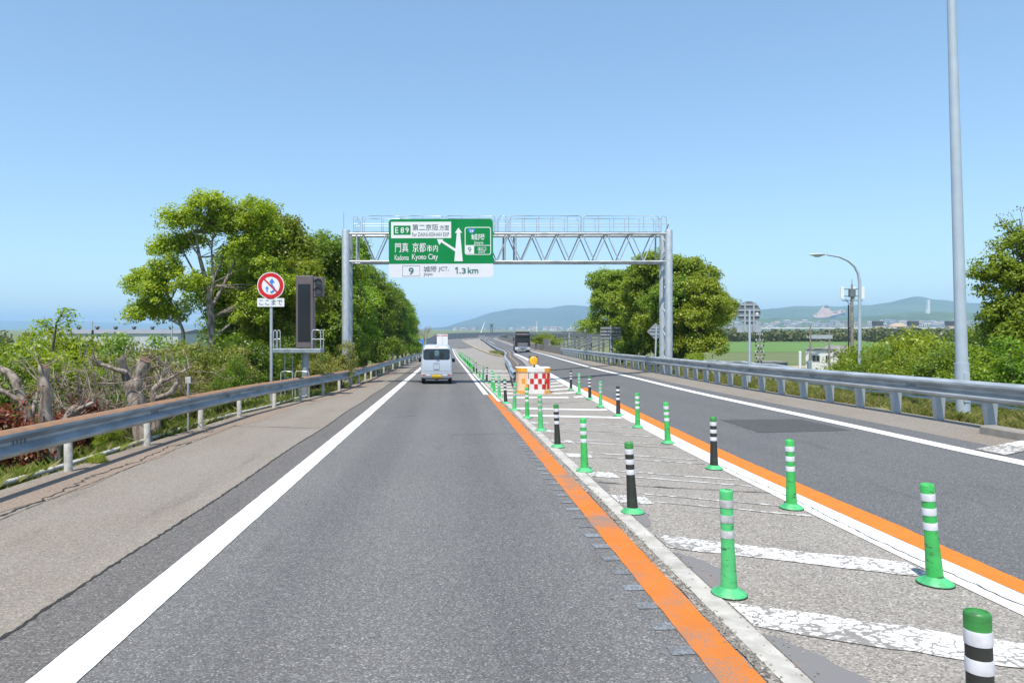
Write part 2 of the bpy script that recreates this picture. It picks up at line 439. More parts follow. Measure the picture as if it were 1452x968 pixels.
# bridge joint right across both carriageways
jb=MB()
for x0,x1 in ((-4.3,1.79),(1.96,float(x_white(46))+.1),(float(x_white(46))+.16,float(x_railR(46))+.2)):
    n=8
    vs=[]
    for k in range(n+1):
        x=x0+(x1-x0)*k/n; vs+=[P(x,45.7,.022),P(x,46.25,.022)]
    jb.add(vs,[(2*k,2*k+1,2*k+3,2*k+2) for k in range(n)])
jb.build('expansion_joint',M['crack'],lane)
# rust-stained dirt under the left rail
strip('rust_stain',lambda q:float(x_railL(q))-.05,lambda q:float(x_railL(q))+.62+.12*math.sin(q*.8)+.08*math.sin(q*2.3),M['shoulder'] if False else asphalt('stained_shoulder',(.26,.195,.15),(.13,.10,.08),(.4,.34,.28),95,patch=.9),shL,s=np.arange(-6,60,.6),dz=.004,nx=2)

# markings
LNE=dict(dz=.0065)
SN=np.concatenate([np.arange(-6,26,.12),SS[SS>=26]])
strip('white_edge_line',lambda q:-2.25,lambda q:-1.98,M['white'],lane,s=SN,wob=.0035,**LNE)
strip('white_gore_line',1.34,1.52,M['white'],lane,s=np.concatenate([[25.9],SS[(SS>26)&(SS<190)]]),**LNE)
strip('orange_line',1.455,1.705,M['orange'],lane,s=np.arange(-3,25.95,.12),wob=.006,**LNE)
strip('white_gore_line',lambda q:1.62,lambda q:1.72,M['white'],lane,s=np.arange(22.6,46,1.0),dz=.015)
strip('white_gore_line',lambda q:float(x_white(q))-.16,lambda q:float(x_white(q))+.16,M['white'],gore,**LNE)
strip('orange_line',lambda q:float(x_white(q))+.165,lambda q:float(x_white(q))+.44,M['orange_clean'],rl,s=np.arange(-3,28.5,.15),wob=.005,**LNE)
strip('white_edge_line',lambda q:float(x_right(q))-.11,lambda q:float(x_right(q))+.11,M['white'],rl,**LNE)
# rumble ticks
tick=None; q=2.3
while q<26:
    b=MB(); b.add([P(1.31,q,.005),P(1.452,q+.01,.005),P(1.452,q+.13,.005),P(1.31,q+.12,.005)],[(0,1,2,3)])
    b.build('rumble_mark',M['rumble'],lane); q+=.36
# hatch bars in the gore (slanting towards us to the right)
def bar(s_left,m,w=.42,x0=1.97,x1=None,slope=-.47,wob=.02,dz=.0065,name='hatch_bar'):
    b=MB(); n=14; vs=[]
    xe=x1 if x1 is not None else float(x_white(s_left+slope*2))-.2
    for k in range(n+1):
        x=x0+(xe-x0)*k/n; q=s_left+slope*(x-x0)
        vs+=[P(x,q+random.uniform(-wob,wob),dz),P(x,q+w+random.uniform(-wob,wob),dz)]
    b.add(vs,[(2*k,2*k+2,2*k+3,2*k+1) for k in range(n)]); return b.build(name,m,gore)
bar(2.75,M['white_worn']); bar(4.5,M['white_worn'],.46); bar(6.28,M['white_worn'],.43)
for q in (8.1,9.7,11.4,13.1,14.7,16.3):
    bar(q,M['white_worn'],.4,x1=2.35,slope=-.3)
    bar(q,M['white_ghost'],.055,x0=2.4); bar(q+.42,M['white_ghost'],.055,x0=2.4)
bar(18.0,M['white'],.4,slope=-.25); bar(20.0,M['white'],.4,slope=-.2)
q=24.2
while q<52:
    bar(q,M['white'],.5,slope=.02,x1=float(x_white(q))-.2); q+=2.1
# stains next to the gutter
M['st']=paint('stain',(.30,.20,.14),.66,(.185,.175,.17),scale=6)
for q,Lq,wq in ((3.3,1.1,.30),(5.15,1.0,.26),(7.0,1.0,.2),(8.75,.8,.14)):
    b=MB(); vs=[]; ph=q*3
    for k in range(31):
        t_=k/30; qq=q+Lq*t_; w_=wq*(math.sin(PI*t_)**.6)*(.8+.12*math.sin(9*t_+ph)+.08*math.sin(23*t_+ph))+random.uniform(0,.012)
        vs+=[P(1.965,qq,.004),P(1.966+w_,qq,.004)]
    b.add(vs,[(2*k,2*k+1,2*k+3,2*k+2) for k in range(30)]); b.build('stain',M['st'],gore)
# dark patch in the oncoming lane and hatch on the right shoulder
b=MB(); pa=[(5.35,13.6),(7.35,14.6),(6.7,16.9),(5.05,16.2)]
pa=[(6.1,15.75),(5.98,13.5),(7.40,12.9),(7.45,14.85)]
b.add([P(x,q,.004) for x,q in pa],[(0,1,2,3)]); b.build('asphalt_patch',M['patch'],rl)
for q0 in (9.8,):
    b=MB(); b.add([P(7.75,q0,.012),P(7.75,q0+.55,.012),P(9.0,q0+1.0,.012),P(9.0,q0+.45,.012)],[(0,1,2,3)]); b.build('hatch_bar',M['white_worn'],shR)

# beyond the gore the left carriageway widens to the kerb
kx=interp([(96,7.7),(105,7.45),(120,7.45),(140,7.6),(200,7.2),(270,6.5),(320,6.2),(700,6.2)])
strip('wide_lane',1.60,lambda q:float(kx(q))-.25,M['asphalt'],lane,s=np.concatenate([np.arange(188,300,4.),np.arange(300,706,6.)]),dz=.010)
strip('white_edge_line',lambda q:float(kx(q))-.85,lambda q:float(kx(q))-.55,M['white'],lane,s=np.concatenate([np.arange(188,300,4.),np.arange(300,706,6.)]),dz=.016)
# ------------------------------------------------------------------ terrain
PLAIN=-6.0
def ground_z(x,y):
    x=np.asarray(x,float); y=np.asarray(y,float)
    yy=np.clip(y,-40,300)
    XL=x_railL(yy)-.30; XR=x_railR(yy)+.35
    dl=np.maximum(XL-x,0); dr=np.maximum(x-XR,0)
    zl=zp(yy)-.06-(.10*np.minimum(dl,1.5)+.36*np.maximum(dl-1.5,0))
    zr=zroad(XR,yy)-.05-(.05*np.minimum(dr,3.2)+.34*np.maximum(dr-3.2,0))
    z=np.where(x<XL,zl,np.where(x>XR,zr,np.minimum(zroad(x,yy),99)-.22))
    z=z+.06*np.sin(x*1.7+y*.6)*np.sin(y*1.1-x*.4)*np.clip((dl+dr-.6),0,1)
    z=np.maximum(z,PLAIN)
    t=smoothstep(225,275,y); z=z*(1-t)+PLAIN*t
    return z
def axis(lo,hi,fine0,fine1,step,g=1.16):
    a=list(np.arange(fine0,fine1+1e-6,step)); d=step
    while a[-1]<hi: d*=g; a.append(a[-1]+d)
    d=step
    while a[0]>lo: d*=g; a.insert(0,a[0]-d)
    return np.array(a)
gx=axis(-16000,16000,-14,24,.5); gy=axis(-400,17000,-6,60,.8,1.09)
GX,GY=np.meshgrid(gx,gy); GZ=ground_z(GX,GY)
nvx,nvy=len(gx),len(gy)
me=bpy.data.meshes.new('ground')
vv=np.stack([GX,GY,GZ],-1).reshape(-1,3)
ii=np.arange(nvx*nvy).reshape(nvy,nvx)
ff=np.stack([ii[:-1,:-1],ii[:-1,1:],ii[1:,1:],ii[1:,:-1]],-1).reshape(-1,4)
me.from_pydata(vv.tolist(),[],ff.tolist())
m,t,b=nodes_of('ground_soil_grass'); v=coords(t)
n1=noise(t,v,1.4,6); n2=noise(t,v,.012,5); n3=noise(t,v,14,3)
c=ramp(t,n1,[(.3,(.10,.085,.05)),(.5,(.13,.15,.035)),(.7,(.20,.20,.06))])
c=mix(t,ramp(t,n3,[(.4,(0,0,0)),(.7,(.5,.5,.5))]),c,(.24,.22,.11))
c=mix(t,ramp(t,n2,[(.42,(0,0,0)),(.6,(.75,.75,.75))]),c,(.10,.15,.035))
t.links.new(c,b.inputs['Base Color']); b.inputs['Roughness'].default_value=.95; bump(t,b,n1,.5,.05)
me.materials.append(m); me.polygons.foreach_set('use_smooth',[True]*len(me.polygons))
ground=link('ground',me); tag(ground,'grassy soil of the road embankment and the plain below it',kind='structure')

# viaduct deck carrying the far bend
b=MB(); vs=[]; sv=[q for q in SS if q>=205]
for q in sv:
    for X,dz in ((-4.6,.0),(-4.6,-1.4),(21.6,-1.4),(21.6,.0)): vs.append(P(X,q,dz-.03 if dz==0 else dz))
fs=[]
for i in range(len(sv)-1):
    for k in range(3): fs.append((4*i+k,4*i+k+1,4*i+k+5,4*i+k+4))
b.add(vs,fs)
deck=b.build('viaduct_deck',M['wall']); tag(deck,'concrete deck carrying the far bend of the road',kind='structure')
for q in range(230,700,40):
    for X in (1,16):
        p=P(X,q,-1.4); b=MB(); b.box((p.x-1,p.y-1,PLAIN-.2),(p.x+1,p.y+1,p.z+.05)); b.build('pier',M['wall'],deck)

# fields and the far plain
M['field']=pmat('rice_field',(.115,.215,.03),(.085,.165,.026),.05,.9,stretch=(1,4,1))
M['field2']=pmat('rough_field',(.13,.18,.045),(.11,.12,.045),.06,.95,stretch=(1,4,1))
M['path']=pmat('dry_earth',(.40,.33,.20),(.30,.25,.15),.2,.95)
def sheet(name,m,pts,z,label):
    b=MB(); b.add([(x,y,z) for x,y in pts],[tuple(range(len(pts)))]); return tag(b.build(name,m),label,kind='structure')
sheet('field',M['field'],[(86,235),(420,235),(640,400),(154,420)],PLAIN+.05,'bright green paddy field beyond the embankment')
sheet('rough_field',M['field2'],[(55,150),(300,150),(420,233),(86,233)],PLAIN+.05,'duller green field with dry tufts nearer the embankment')
sheet('earth_path',M['path'],[(52,140),(230,140),(262,149),(55,149)],PLAIN+.04,'dry tan earth path along the near edge of the fields')

# ------------------------------------------------------------------ hills
def hill(name,pts,Z0,Z1,foot,mats,label,amp,seed,rough=1.0,matfun=None,na=260,nd=46):
    "ridge given as photo pixels at depth Z1; the foot starts at Z0"
    f=interp(pts); r=np.random.default_rng(seed); x0,x1=pts[0][0],pts[-1][0]
    px=np.linspace(x0,x1,na); u=np.linspace(0,1.5,nd)
    ph=r.uniform(0,6.3,(10,)); k=r.uniform(.6,1.6,(10,))
    X=np.zeros((nd,na)); Y=np.zeros((nd,na)); Zz=np.zeros((nd,na))
    rz=(HY-f(px))/F*Z1+CAMZ-PLAIN
    for j,t in enumerate(u):
        Z=Z0+(Z1-Z0)*t
        prof=t**1.6 if t<=1 else max(0,1-(t-1)*1.6)
        nz=sum(np.sin(px*.018*(i+1)*k[i]+ph[i]+t*(6+3*i)*k[i])/(1+i*.55) for i in range(10))*amp
        wt=math.sin(min(t,1)*PI)**.7 if t<1 else 0.35
        X[j]=(px-HX)/F*Z; Y[j]=Z; Zz[j]=PLAIN-4+rz*prof+nz*wt*rough*(.35+.65*min(t,1))
    ii=np.arange(nd*na).reshape(nd,na)
    ff=np.stack([ii[:-1,:-1],ii[:-1,1:],ii[1:,1:],ii[1:,:-1]],-1).reshape(-1,4)
    me=bpy.data.meshes.new(name); me.from_pydata(np.stack([X,Y,Zz],-1).reshape(-1,3).tolist(),[],ff.tolist())
    me.materials.append(mats); me.polygons.foreach_set('use_smooth',[True]*len(me.polygons))
    o=link(name,me); tag(o,label,kind='structure'); return o,(X,Y,Zz,px,u)
def woodmat(name,c1,c2,sc):
    m,t,b=nodes_of(name); v=coords(t); n=noise(t,v,sc,8,.7); n2=noise(t,v,sc*.12,4)
    c=ramp(t,n,[(.35,c2),(.65,c1)]); c=mix(t,ramp(t,n2,[(.4,(0,0,0)),(.65,(.7,.7,.7))]),c,(c1[0]*1.35,c1[1]*1.2,c1[2]*1.1))
    t.links.new(c,b.inputs['Base Color']); b.inputs['Roughness'].default_value=.95; bump(t,b,n,1.0,12)
    return m
h1,_=hill('hills',[(300,478),(560,478),(600,471),(640,460),(690,445),(730,438),(775,436),(812,433),(850,436),(900,441),(960,446),(1040,441),(1120,449),(1500,460),(2000,470)],5200,7600,0,woodmat('far_wooded_hill',(.055,.09,.045),(.025,.045,.025),.008),'blue hazy mountain ridge behind the far bend of the road',17,3)
h2,H2=hill('near_hills',[(820,470),(900,455),(980,446),(1030,441),(1065,438),(1100,437),(1140,433),(1180,434),(1225,432),(1255,429),(1278,423),(1302,420),(1330,424),(1365,427),(1410,429),(1470,434),(1600,440),(1900,452)],3600,5600,0,woodmat('wooded_hill',(.085,.135,.04),(.025,.05,.018),.016),'green wooded hills above the town on the right',12,5)
h3,_=hill('far_left_hills',[(-900,462),(-500,455),(-200,452),(60,455),(160,457),(260,459),(400,464),(520,470),(620,476)],9000,13000,0,woodmat('far_left_wood',(.06,.10,.045),(.04,.07,.035),.01),'faint blue hills on the left horizon',8,9)
h4,H4=hill('foothills',[(900,462),(980,457),(1040,453),(1100,450),(1160,450),(1215,448),(1268,443.5),(1316,440),(1365,442),(1420,443),(1500,446),(1800,452)],2150,3150,0,woodmat('foothill_wood',(.085,.14,.035),(.025,.055,.02),.03),'low green wooded foothills just above the far town',5,15,na=420,nd=60)
def hz_(H,Z0,Z1,x,y):
    X,Y,Zz,px,u=H
    p=HX+x/y*F; t=(y-Z0)/(Z1-Z0)
    i=int(np.clip(np.searchsorted(px,p),1,len(px)-1)); j=int(np.clip(np.searchsorted(u,t),1,len(u)-1))
    return float(min(Zz[j-1,i],Zz[j,i]))
def hill_z(x,y): return hz_(H4,2150,3150,x,y)
def hill_q(x,y): return hz_(H2,3600,5600,x,y)
# quarry scar: bare benches cut into the hillside
qm=pmat('quarry_earth',(.50,.33,.22),(.40,.25,.16),.02,.95)
rq=np.random.default_rng(4)
qo=empty('quarry',(0,0,0),label='bare tan quarry scar cut into the wooded hills',kind='structure')
qt=interp([(1151,448),(1158,444),(1166,435.5),(1171,432.5),(1175,433),(1178,440),(1184,441.5),(1190,439.5),(1194,438.5),(1199,441)])
qb=interp([(1151,448.6),(1162,450.5),(1172,450),(1180,447.5),(1190,445),(1199,442.6)])
b=MB(); nq=36; vs=[]; nr_=5
for k in range(nq+1):
    px_=1151+48*k/nq; y0_,y1_=float(qb(px_))+rq.uniform(-.35,.35),float(qt(px_))+rq.uniform(-.5,.5)
    for r_ in range(nr_+1):
        yy_=y0_+(y1_-y0_)*r_/nr_; best=None
        for Z in np.arange(3800,5600,25):
            if HY-(hill_q((px_-HX)/F*Z,Z)-CAMZ)/Z*F<=yy_: best=Z; break
        p=at(px_,yy_,(best or 5500)-190+(25 if r_%2 else 0)); vs.append((p.x,p.y,p.z))
b.add(vs,[(k*(nr_+1)+r_,k*(nr_+1)+r_+1,(k+1)*(nr_+1)+r_+1,(k+1)*(nr_+1)+r_) for k in range(nq) for r_ in range(nr_)])
b.build('quarry_face',qm,qo)
# ------------------------------------------------------------------ guardrails
WPROF=[(-.03,.345),(.0,.352),(.05,.342),(.100,.305),(.105,.270),(.045,.225),(.012,.195),(.012,.155),(.045,.125),(.105,.080),(.100,.047),(.05,.010),(.0,.0)]
def rail_frames(fx,side,s,h0):
    fr=[]
    for q in s:
        a=P(float(fx(q)),q); b2=P(float(fx(q+.4)),q+.4); d=(b2-a); d.z=0; d.normalize()
        fr.append((a+Vector((0,0,h0)),Vector((d.y,-d.x,0))*side,Vector((0,0,1))))
    return fr
def beam(parent,fx,side,s0,s1,h0,mats,rust=False,name='beam'):
    n=max(2,int((s1-s0)/1.0)+1); s=np.linspace(s0,s1,n)
    prof=WPROF+[(d-.006,h) for d,h in WPROF[::-1]]
    b=MB(); k=len(WPROF)
    ms=[0]*len(prof)
    if rust:
        ms[0]=ms[1]=ms[2]=1
        for i in range(k,len(prof)): ms[i]=1
    b.sweep(prof,rail_frames(fx,side,s,h0),closed=True,mats=ms)
    return b.build(name,mats,parent,smooth=40)
def bolts(parent,fx,side,s,h0,m):
    for o,sd,up in rail_frames(fx,side,[s-.12,s-.04,s+.04,s+.12],h0):
        for h in (.165,.187):
            b=MB().tube([o+sd*.01+up*h,o+sd*.030+up*h],.010,6); rel(parent,b.build('splice_bolt',m))
# left guardrail
gl=empty('guardrail',P(-5.35,9,0),label='long guardrail with rusty orange top edge along the left shoulder',cat='guardrail')
def rel(parent,o):
    o.parent=parent; o.matrix_parent_inverse=Matrix.Translation(-Vector(parent.location)); return o
postL=MB().lathe([(.057,-.15),(.057,.66),(.05,.67)],14).mesh('post',M['postwhite'],40)
q=-3.2; k=0
while q<118:
    L=4.0 if q<60 else 8.0
    rel(gl,beam(None,x_railL,1,q,q+L-.004,.43,[M['rail'],M['rail_rust']],rust=True))
    if q<30: bolts(gl,x_railL,1,q+L,.43,M['steel_dull'])
    q+=L
qs=[2.6*i-2.9 for i in range(48)]
for q in qs:
    if q>118: break
    o=link('post',postL); p=P(float(x_railL(q))-.075,q); o.location=p; o.rotation_euler=(random.uniform(-.01,.01),random.uniform(-.012,.012),random.uniform(0,6)); rel(gl,o)
# pipe lying along the foot of the left rail
pp=[]
for q in np.arange(4,26,.5):
    x=float(x_railL(q))-.36+.05*math.sin(q*.7); pp.append((x,q,float(zp(q))+.03))
tag(MB().tube(pp,.035,8).build('conduit_pipe',M['postwhite'],smooth=60),'thin white pipe lying in grass behind the left guardrail posts','pipe')
# reflector post on the left
ro=empty('delineator',P(-5.62,15.3,0),label='small reflector on a thin post behind the left guardrail',cat='delineator')
MB().tube([(0,0,-.2),(0,0,1.0)],.022,8).build('post',M['steel'],ro,60)
MB().bevbox((-.06,-.02,.98),(.06,.02,1.12),.012).build('reflector',M['postwhite'],ro)

# right guardrail (two sided look, tapered plate posts)
gr=empty('guardrail',P(9.2,13,0),label='bright steel guardrail on tapered posts along the right shoulder',cat='guardrail')
pr=MB()
for (w,z0,z1) in ((.0,0,0),):
    pr.add([(-.05,-.045,-.2),(.05,-.045,-.2),(.05,.045,-.2),(-.05,.045,-.2),(-.13,-.06,.5),(.08,-.06,.5),(.08,.06,.5),(-.13,.06,.5)],[(3,2,1,0),(4,5,6,7),(0,1,5,4),(1,2,6,5),(2,3,7,6),(3,0,4,7)])
postR=pr.mesh('post',M['steel'],None)
q=-2.0
while q<84:
    L=4.0 if q<60 else 6.0
    rel(gr,beam(None,x_railR,-1,q,min(q+L,84)-.004,.45,[M['rail_right'],M['rail_rust']]))
    if q<30: bolts(gr,x_railR,-1,q+L,.45,M['steel_dull'])
    q+=L
q=-1.4
while q<83:
    o=link('post',postR); o.location=P(float(x_railR(q))+.11,q); rel(gr,o)
    q+=1.34 if q<40 else 2.0
# lower guardrail of the ramp beyond the verge
x_low=interp([(-20,13.6),(10,13.3),(30,13.4),(60,15.5)])
gl2=empty('guardrail',(13.3,14,0),label='second lower guardrail half hidden behind the right guardrail',cat='guardrail')
def low_z(q): return float(ground_z(float(x_low(q)),q))+.22
def low_frames(s,h):
    return [(Vector((float(x_low(q)),q,low_z(q)+h)),Vector((-1,0,0)),Vector((0,0,1))) for q in s]
for q in range(4,44,4):
    b=MB(); prof=WPROF+[(d-.006,h) for d,h in WPROF[::-1]]
    b.sweep(prof,low_frames(np.linspace(q,q+3.996,5),.2),closed=True); rel(gl2,b.build('beam',M['rail_right'],smooth=40))
    for h in (-.02,): 
        b=MB(); b.tube([f[0] for f in low_frames(np.linspace(q,q+3.99,4),.02)],.05,8); rel(gl2,b.build('lower_tube',M['rail_right'],smooth=60))
for q in np.arange(4.4,44,1.9):
    o=link('post',postL); o.location=(float(x_low(q))+.06,q,low_z(q)-.2); rel(gl2,o)
# start of the raised kerb at the right
b=MB(); s=np.linspace(6.0,11.6,12); fr=[(P(float(x_railR(q))-.22,q,.0),Vector((1,0,0)),Vector((0,0,1))) for q in s]
b.sweep([(-.16,-.06),(-.14,.10),(-.10,.13),(.10,.13),(.14,.10),(.16,-.06)],fr,closed=True)
tag(b.build('kerb',M['wall'],smooth=30),'brown weathered concrete kerb end at the foot of the right guardrail',kind='structure')

# median guardrails on a soil strip, behind the crash cushion
soil=strip('median_strip',lambda q:float(x_med(q))-.39,lambda q:float(x_med(q))+.39,pmat('median_soil',(.15,.12,.095),(.09,.075,.065),3,.95),s=np.concatenate([np.arange(28,60,1.),SS[SS>=60]]),dz=.70,nx=3)
tag(soil,'dark soil strip between the two median rails',kind='structure')
for side,off,lab in ((-1,-.42,'left median guardrail curving away behind the checkered cushion'),(1,.42,'right median guardrail curving away behind the checkered cushion')):
    g=empty('guardrail',P(3.05+off,28,0),label=lab,cat='guardrail')
    fx=lambda q,off=off:float(x_med(q))+off*(1 if q>30 else .9)
    q=28.0
    while q<420:
        L=4 if q<80 else 12
        rel(g,beam(None,fx,side,q,q+L-.004,.42,[M['rail_right'],M['rail_rust']])); q+=L
    q=28.6
    while q<200:
        o=link('post',postL); o.location=P(fx(q)-side*.07,q); rel(g,o); q+=2 if q<80 else 4
# glare posts in the middle of the median
gp=MB().lathe([(.03,0),(.03,.82),(.026,.84)],8).mesh('glare_post',M['postwhite'],40)
i=0; q=30.0
while q<120:
    o=link('glare_post',gp); o.location=P(float(x_med(q)),q,.0); tag(o,'one of the thin white posts standing in the soil between the median rails','post','thin posts between the median rails'); q+=3.0; i+=1
# low tan kerb by the left lane's far side
b=MB(); s=np.concatenate([np.arange(96,300,4.),np.arange(300,700,8.)])
b.sweep([(-.3,0),(-.28,.22),(.28,.22),(.3,0)],[(P(float(kx(q)),q),Vector((1,0,0)),Vector((0,0,1))) for q in s],closed=True)
tag(b.build('kerb',pmat('tan_kerb',(.42,.35,.25),(.3,.25,.18),.5,.9)),'long tan kerb winding along the far side of the gore',kind='structure')

# parapets and noise walls of the far bend
def wall_run(name,fx,s0,s1,step,h,th,m,label,cat,posts=False,hfun=None):
    g=empty(name,P(float(fx(s0)),s0,0),label=label,cat=cat)
    q=s0
    while q<s1-.01:
        e=min(q+step,s1); hh=hfun(q) if hfun else h
        b=MB(); n=3 if q>CURV-20 else 2
        fr=rail_frames(fx,1,np.linspace(q,e-.05,n),-.1)
        b.sweep([(-th/2,0),(-th/2,hh+.1),(th/2,hh+.1),(th/2,0)],fr,closed=True)
        rel(g,b.build('panel',m))
        if posts:
            p=P(float(fx(q)),q); b=MB(); b.box((p.x-.1,p.y-.1,p.z-.1),(p.x+.1,p.y+.1,p.z+hh+.12)); rel(g,b.build('post',M['steel_dull']))
        q=e
    return g
wall_run('parapet',lambda q:float(x_right(q))+1.7,84,620,10,.95,.3,M['wall'],'weathered concrete parapet on the right of the far bend','parapet',hfun=lambda q:1.9 if 100<q<114 else (2.0 if 140<q<230 else .95))
M['noisewall']=pmat('noise_wall',(.34,.36,.36),(.24,.25,.25),.7,.7)
wall_run('parapet',lambda q:-4.45,118,150,8,1.1,.3,M['wall'],'low concrete parapet continuing the left guardrail','parapet')
wall_run('noise_wall',lambda q:-4.5,150,640,8,3.0,.25,M['noisewall'],'grey noise barrier along the outside of the far bend','noise barrier',posts=True)
# chevron marker boards on the bend
for i,q in enumerate((318,326,334,342,350)):
    p=P(12.6,q,0); g=empty('chevron_marker',p,label='one of the small black and white markers on the far bend',cat='marker',group='markers on the far bend')
    MB().box((-.3,-.03,.55),(.3,.03,1.45)).build('board',M['postwhite'],g); MB().prism([(-.28,.6),(0,.6),(.26,1.0),(0,1.4),(-.28,1.4),(-.02,1.0)],-.045,-.032).build('chevron',M['dark'],g)
    MB().tube([(0,0,-.1),(0,0,.6)],.03,6).build('post',M['steel'],g)

# ------------------------------------------------------------------ bollards
def scuffed(name,c1,c2,rough=.48):
    m,t,b=nodes_of(name); oi=N(t,'ShaderNodeObjectInfo'); ad=N(t,'ShaderNodeVectorMath'); ad.operation='ADD'
    t.links.new(coords(t,(1,1,2.6)),ad.inputs[0]); sc=N(t,'ShaderNodeVectorMath'); sc.operation='SCALE'; sc.inputs[0].default_value=(37,11,53); t.links.new(oi.outputs['Random'],sc.inputs['Scale']); t.links.new(sc.outputs[0],ad.inputs[1])
    v=ad.outputs[0]; c=ramp(t,noise(t,v,5,4),[(.35,c2),(.65,c1)])
    c=mix(t,ramp(t,noise(t,v,12,5,.65),[(.585,(0,0,0)),(.66,(.85,.85,.85))]),c,(.03,.05,.03))
    c=mix(t,ramp(t,noise(t,v,3,4),[(.5,(0,0,0)),(.8,(.45,.45,.45))]),c,tuple(x*.45+.03 for x in c1))
    t.links.new(c,b.inputs['Base Color']); b.inputs['Roughness'].default_value=rough; return m
M['bgreen']=scuffed('bollard_green',(.06,.50,.11),(.045,.42,.09))
M['bgreen_faded']=scuffed('bollard_green_faded',(.10,.56,.20),(.07,.46,.14))
M['bbase']=pmat('bollard_base_green',(.09,.52,.20),(.045,.30,.11),9,.5)
M['bcap']=scuffed('bollard_cap_dirty',(.05,.30,.06),(.03,.17,.035))
M['bblack']=pmat('bollard_blackened',(.028,.030,.026),(.02,.06,.025),9,.6,lo=.25,hi=.45)
M['bwhite']=pmat('reflective_band',(.76,.77,.80),(.60,.60,.62),14,.35)
M['bwhite_dirty']=pmat('reflective_band_dirty',(.60,.60,.60),(.34,.34,.33),14,.45)
H=.76
def rr(z): return .058-.012*min(1,max(0,(z-.06)/.3)) if z<.36 else .046
mesh_base=MB().lathe([(.118,0),(.122,.012),(.112,.026),(.075,.045),(.06,.06)],24).mesh('base',M['bbase'],35)
mesh_rim=MB().lathe([(.126,.0),(.126,.010)],24).mesh('rim',M['rubber'],35)
def postmesh(m): return MB().lathe([(rr(.05),.05),(rr(.12),.12),(rr(.22),.22),(.046,.36),(.0455,.66)],20).mesh('post',m,35)
def capmesh(m): return MB().lathe([(.0465,.66),(.0462,H-.012),(.043,H-.003),(.036,H),(.034,H-.006)],20).mesh('cap',m,50)
bandz=[(.415,.47),(.525,.58),(.633,.69)]
def bandmeshes(m): return [MB().lathe([(.0475,a),(.0482,a+.004),(.0482,c-.004),(.0475,c)],20).mesh('reflective_band',m,35) for a,c in bandz]
KIND={'green':(postmesh(M['bgreen']),capmesh(M['bgreen']),bandmeshes(M['bwhite'])),
      'faded':(postmesh(M['bgreen_faded']),capmesh(M['bgreen_faded']),bandmeshes(M['bwhite_dirty'])),
      'black':(postmesh(M['bblack']),capmesh(M['bcap']),bandmeshes(M['bwhite'])),
      'sooty':(postmesh(M['bblack']),capmesh(M['bblack']),bandmeshes(M['bwhite']))}
ORD=['first','second','third','fourth','fifth','sixth','seventh','eighth','ninth','tenth','eleventh','twelfth','thirteenth','fourteenth','fifteenth','sixteenth','seventeenth','eighteenth','nineteenth','twentieth']
KW={'green':'green bollard with clean white bands','faded':'pale green bollard with scuffed grey bands','black':'blackened bollard with white bands and green cap','sooty':'black bollard with white bands'}
def bollard(X,s,kind,lean,label,group):
    g=empty('bollard',P(X,s,.002),random.uniform(0,6.28) if False else 0,label,'bollard',group)
    pm,cm,bms=KIND[kind]
    link('base',mesh_base,g); link('rim',mesh_rim,g)
    R=(-lean[1],lean[0],0)
    p=link('post',pm,g); p.rotation_euler=R
    c=link('cap',cm,g); c.rotation_euler=R
    for bm_ in bms:
        d=link('reflective_band',bm_,p)
    return g
LB=[(2.10,2.75,'black'),(2.04,5.1,'faded'),(2.0,7.6,'black'),(1.97,10.1,'green'),(1.96,12.5,'black'),(1.98,14.9,'faded'),(1.99,17.5,'green'),(1.87,19.65,'faded'),(1.83,22.0,'black'),(1.80,24.3,'faded'),(1.80,26.9,'green'),(1.88,29.5,'green'),(1.9,34,'sooty'),(1.86,36.7,'faded'),(1.8,39,'green'),(1.85,44,'sooty'),(1.79,47,'black')]
leans=[(-.03,.02),(-.03,0),(-.055,.01),(-.03,.01),(-.04,0),(-.035,.0),(-.02,0)]
for i,(x,s,k) in enumerate(LB):
    ln=leans[i] if i<len(leans) else (random.uniform(-.10,.05),random.uniform(-.05,.05))
    bollard(x,s,k,ln,f'{KW[k]}, {ORD[i]} nearest in the left row','bollards along the left edge of the gore')
s=49.2; i=0
while s<132:
    k=random.choice(['green','green','green','faded','sooty'])
    bollard(1.85+(s-49)*.004,s,k,(random.uniform(-.05,.05),random.uniform(-.03,.03)),'one of the tiny bollards in the dense far run of the left row','far run of the left bollard row'); s+=2.3; i+=1
RB=[(3.69,5.33,'green',(-.085,0)),(3.81,7.8,'green',(-.03,0)),(3.90,10.3,'black',(-.02,0)),(4.07,13.0,'green',(-.05,0)),(4.19,15.5,'green',(-.02,0)),(4.37,18.0,'sooty',(-.02,0)),(4.46,20.5,'faded',(.0,0)),(4.70,23.2,'black',(-.03,0)),(4.81,25.7,'faded',(0,0)),(4.92,28.0,'sooty',(-.01,0))]
for i,(x,s,k,ln) in enumerate(RB):
    bollard(x,s,k,ln,f'{KW[k]}, {ORD[i]} nearest in the right row','bollards along the right edge of the gore')

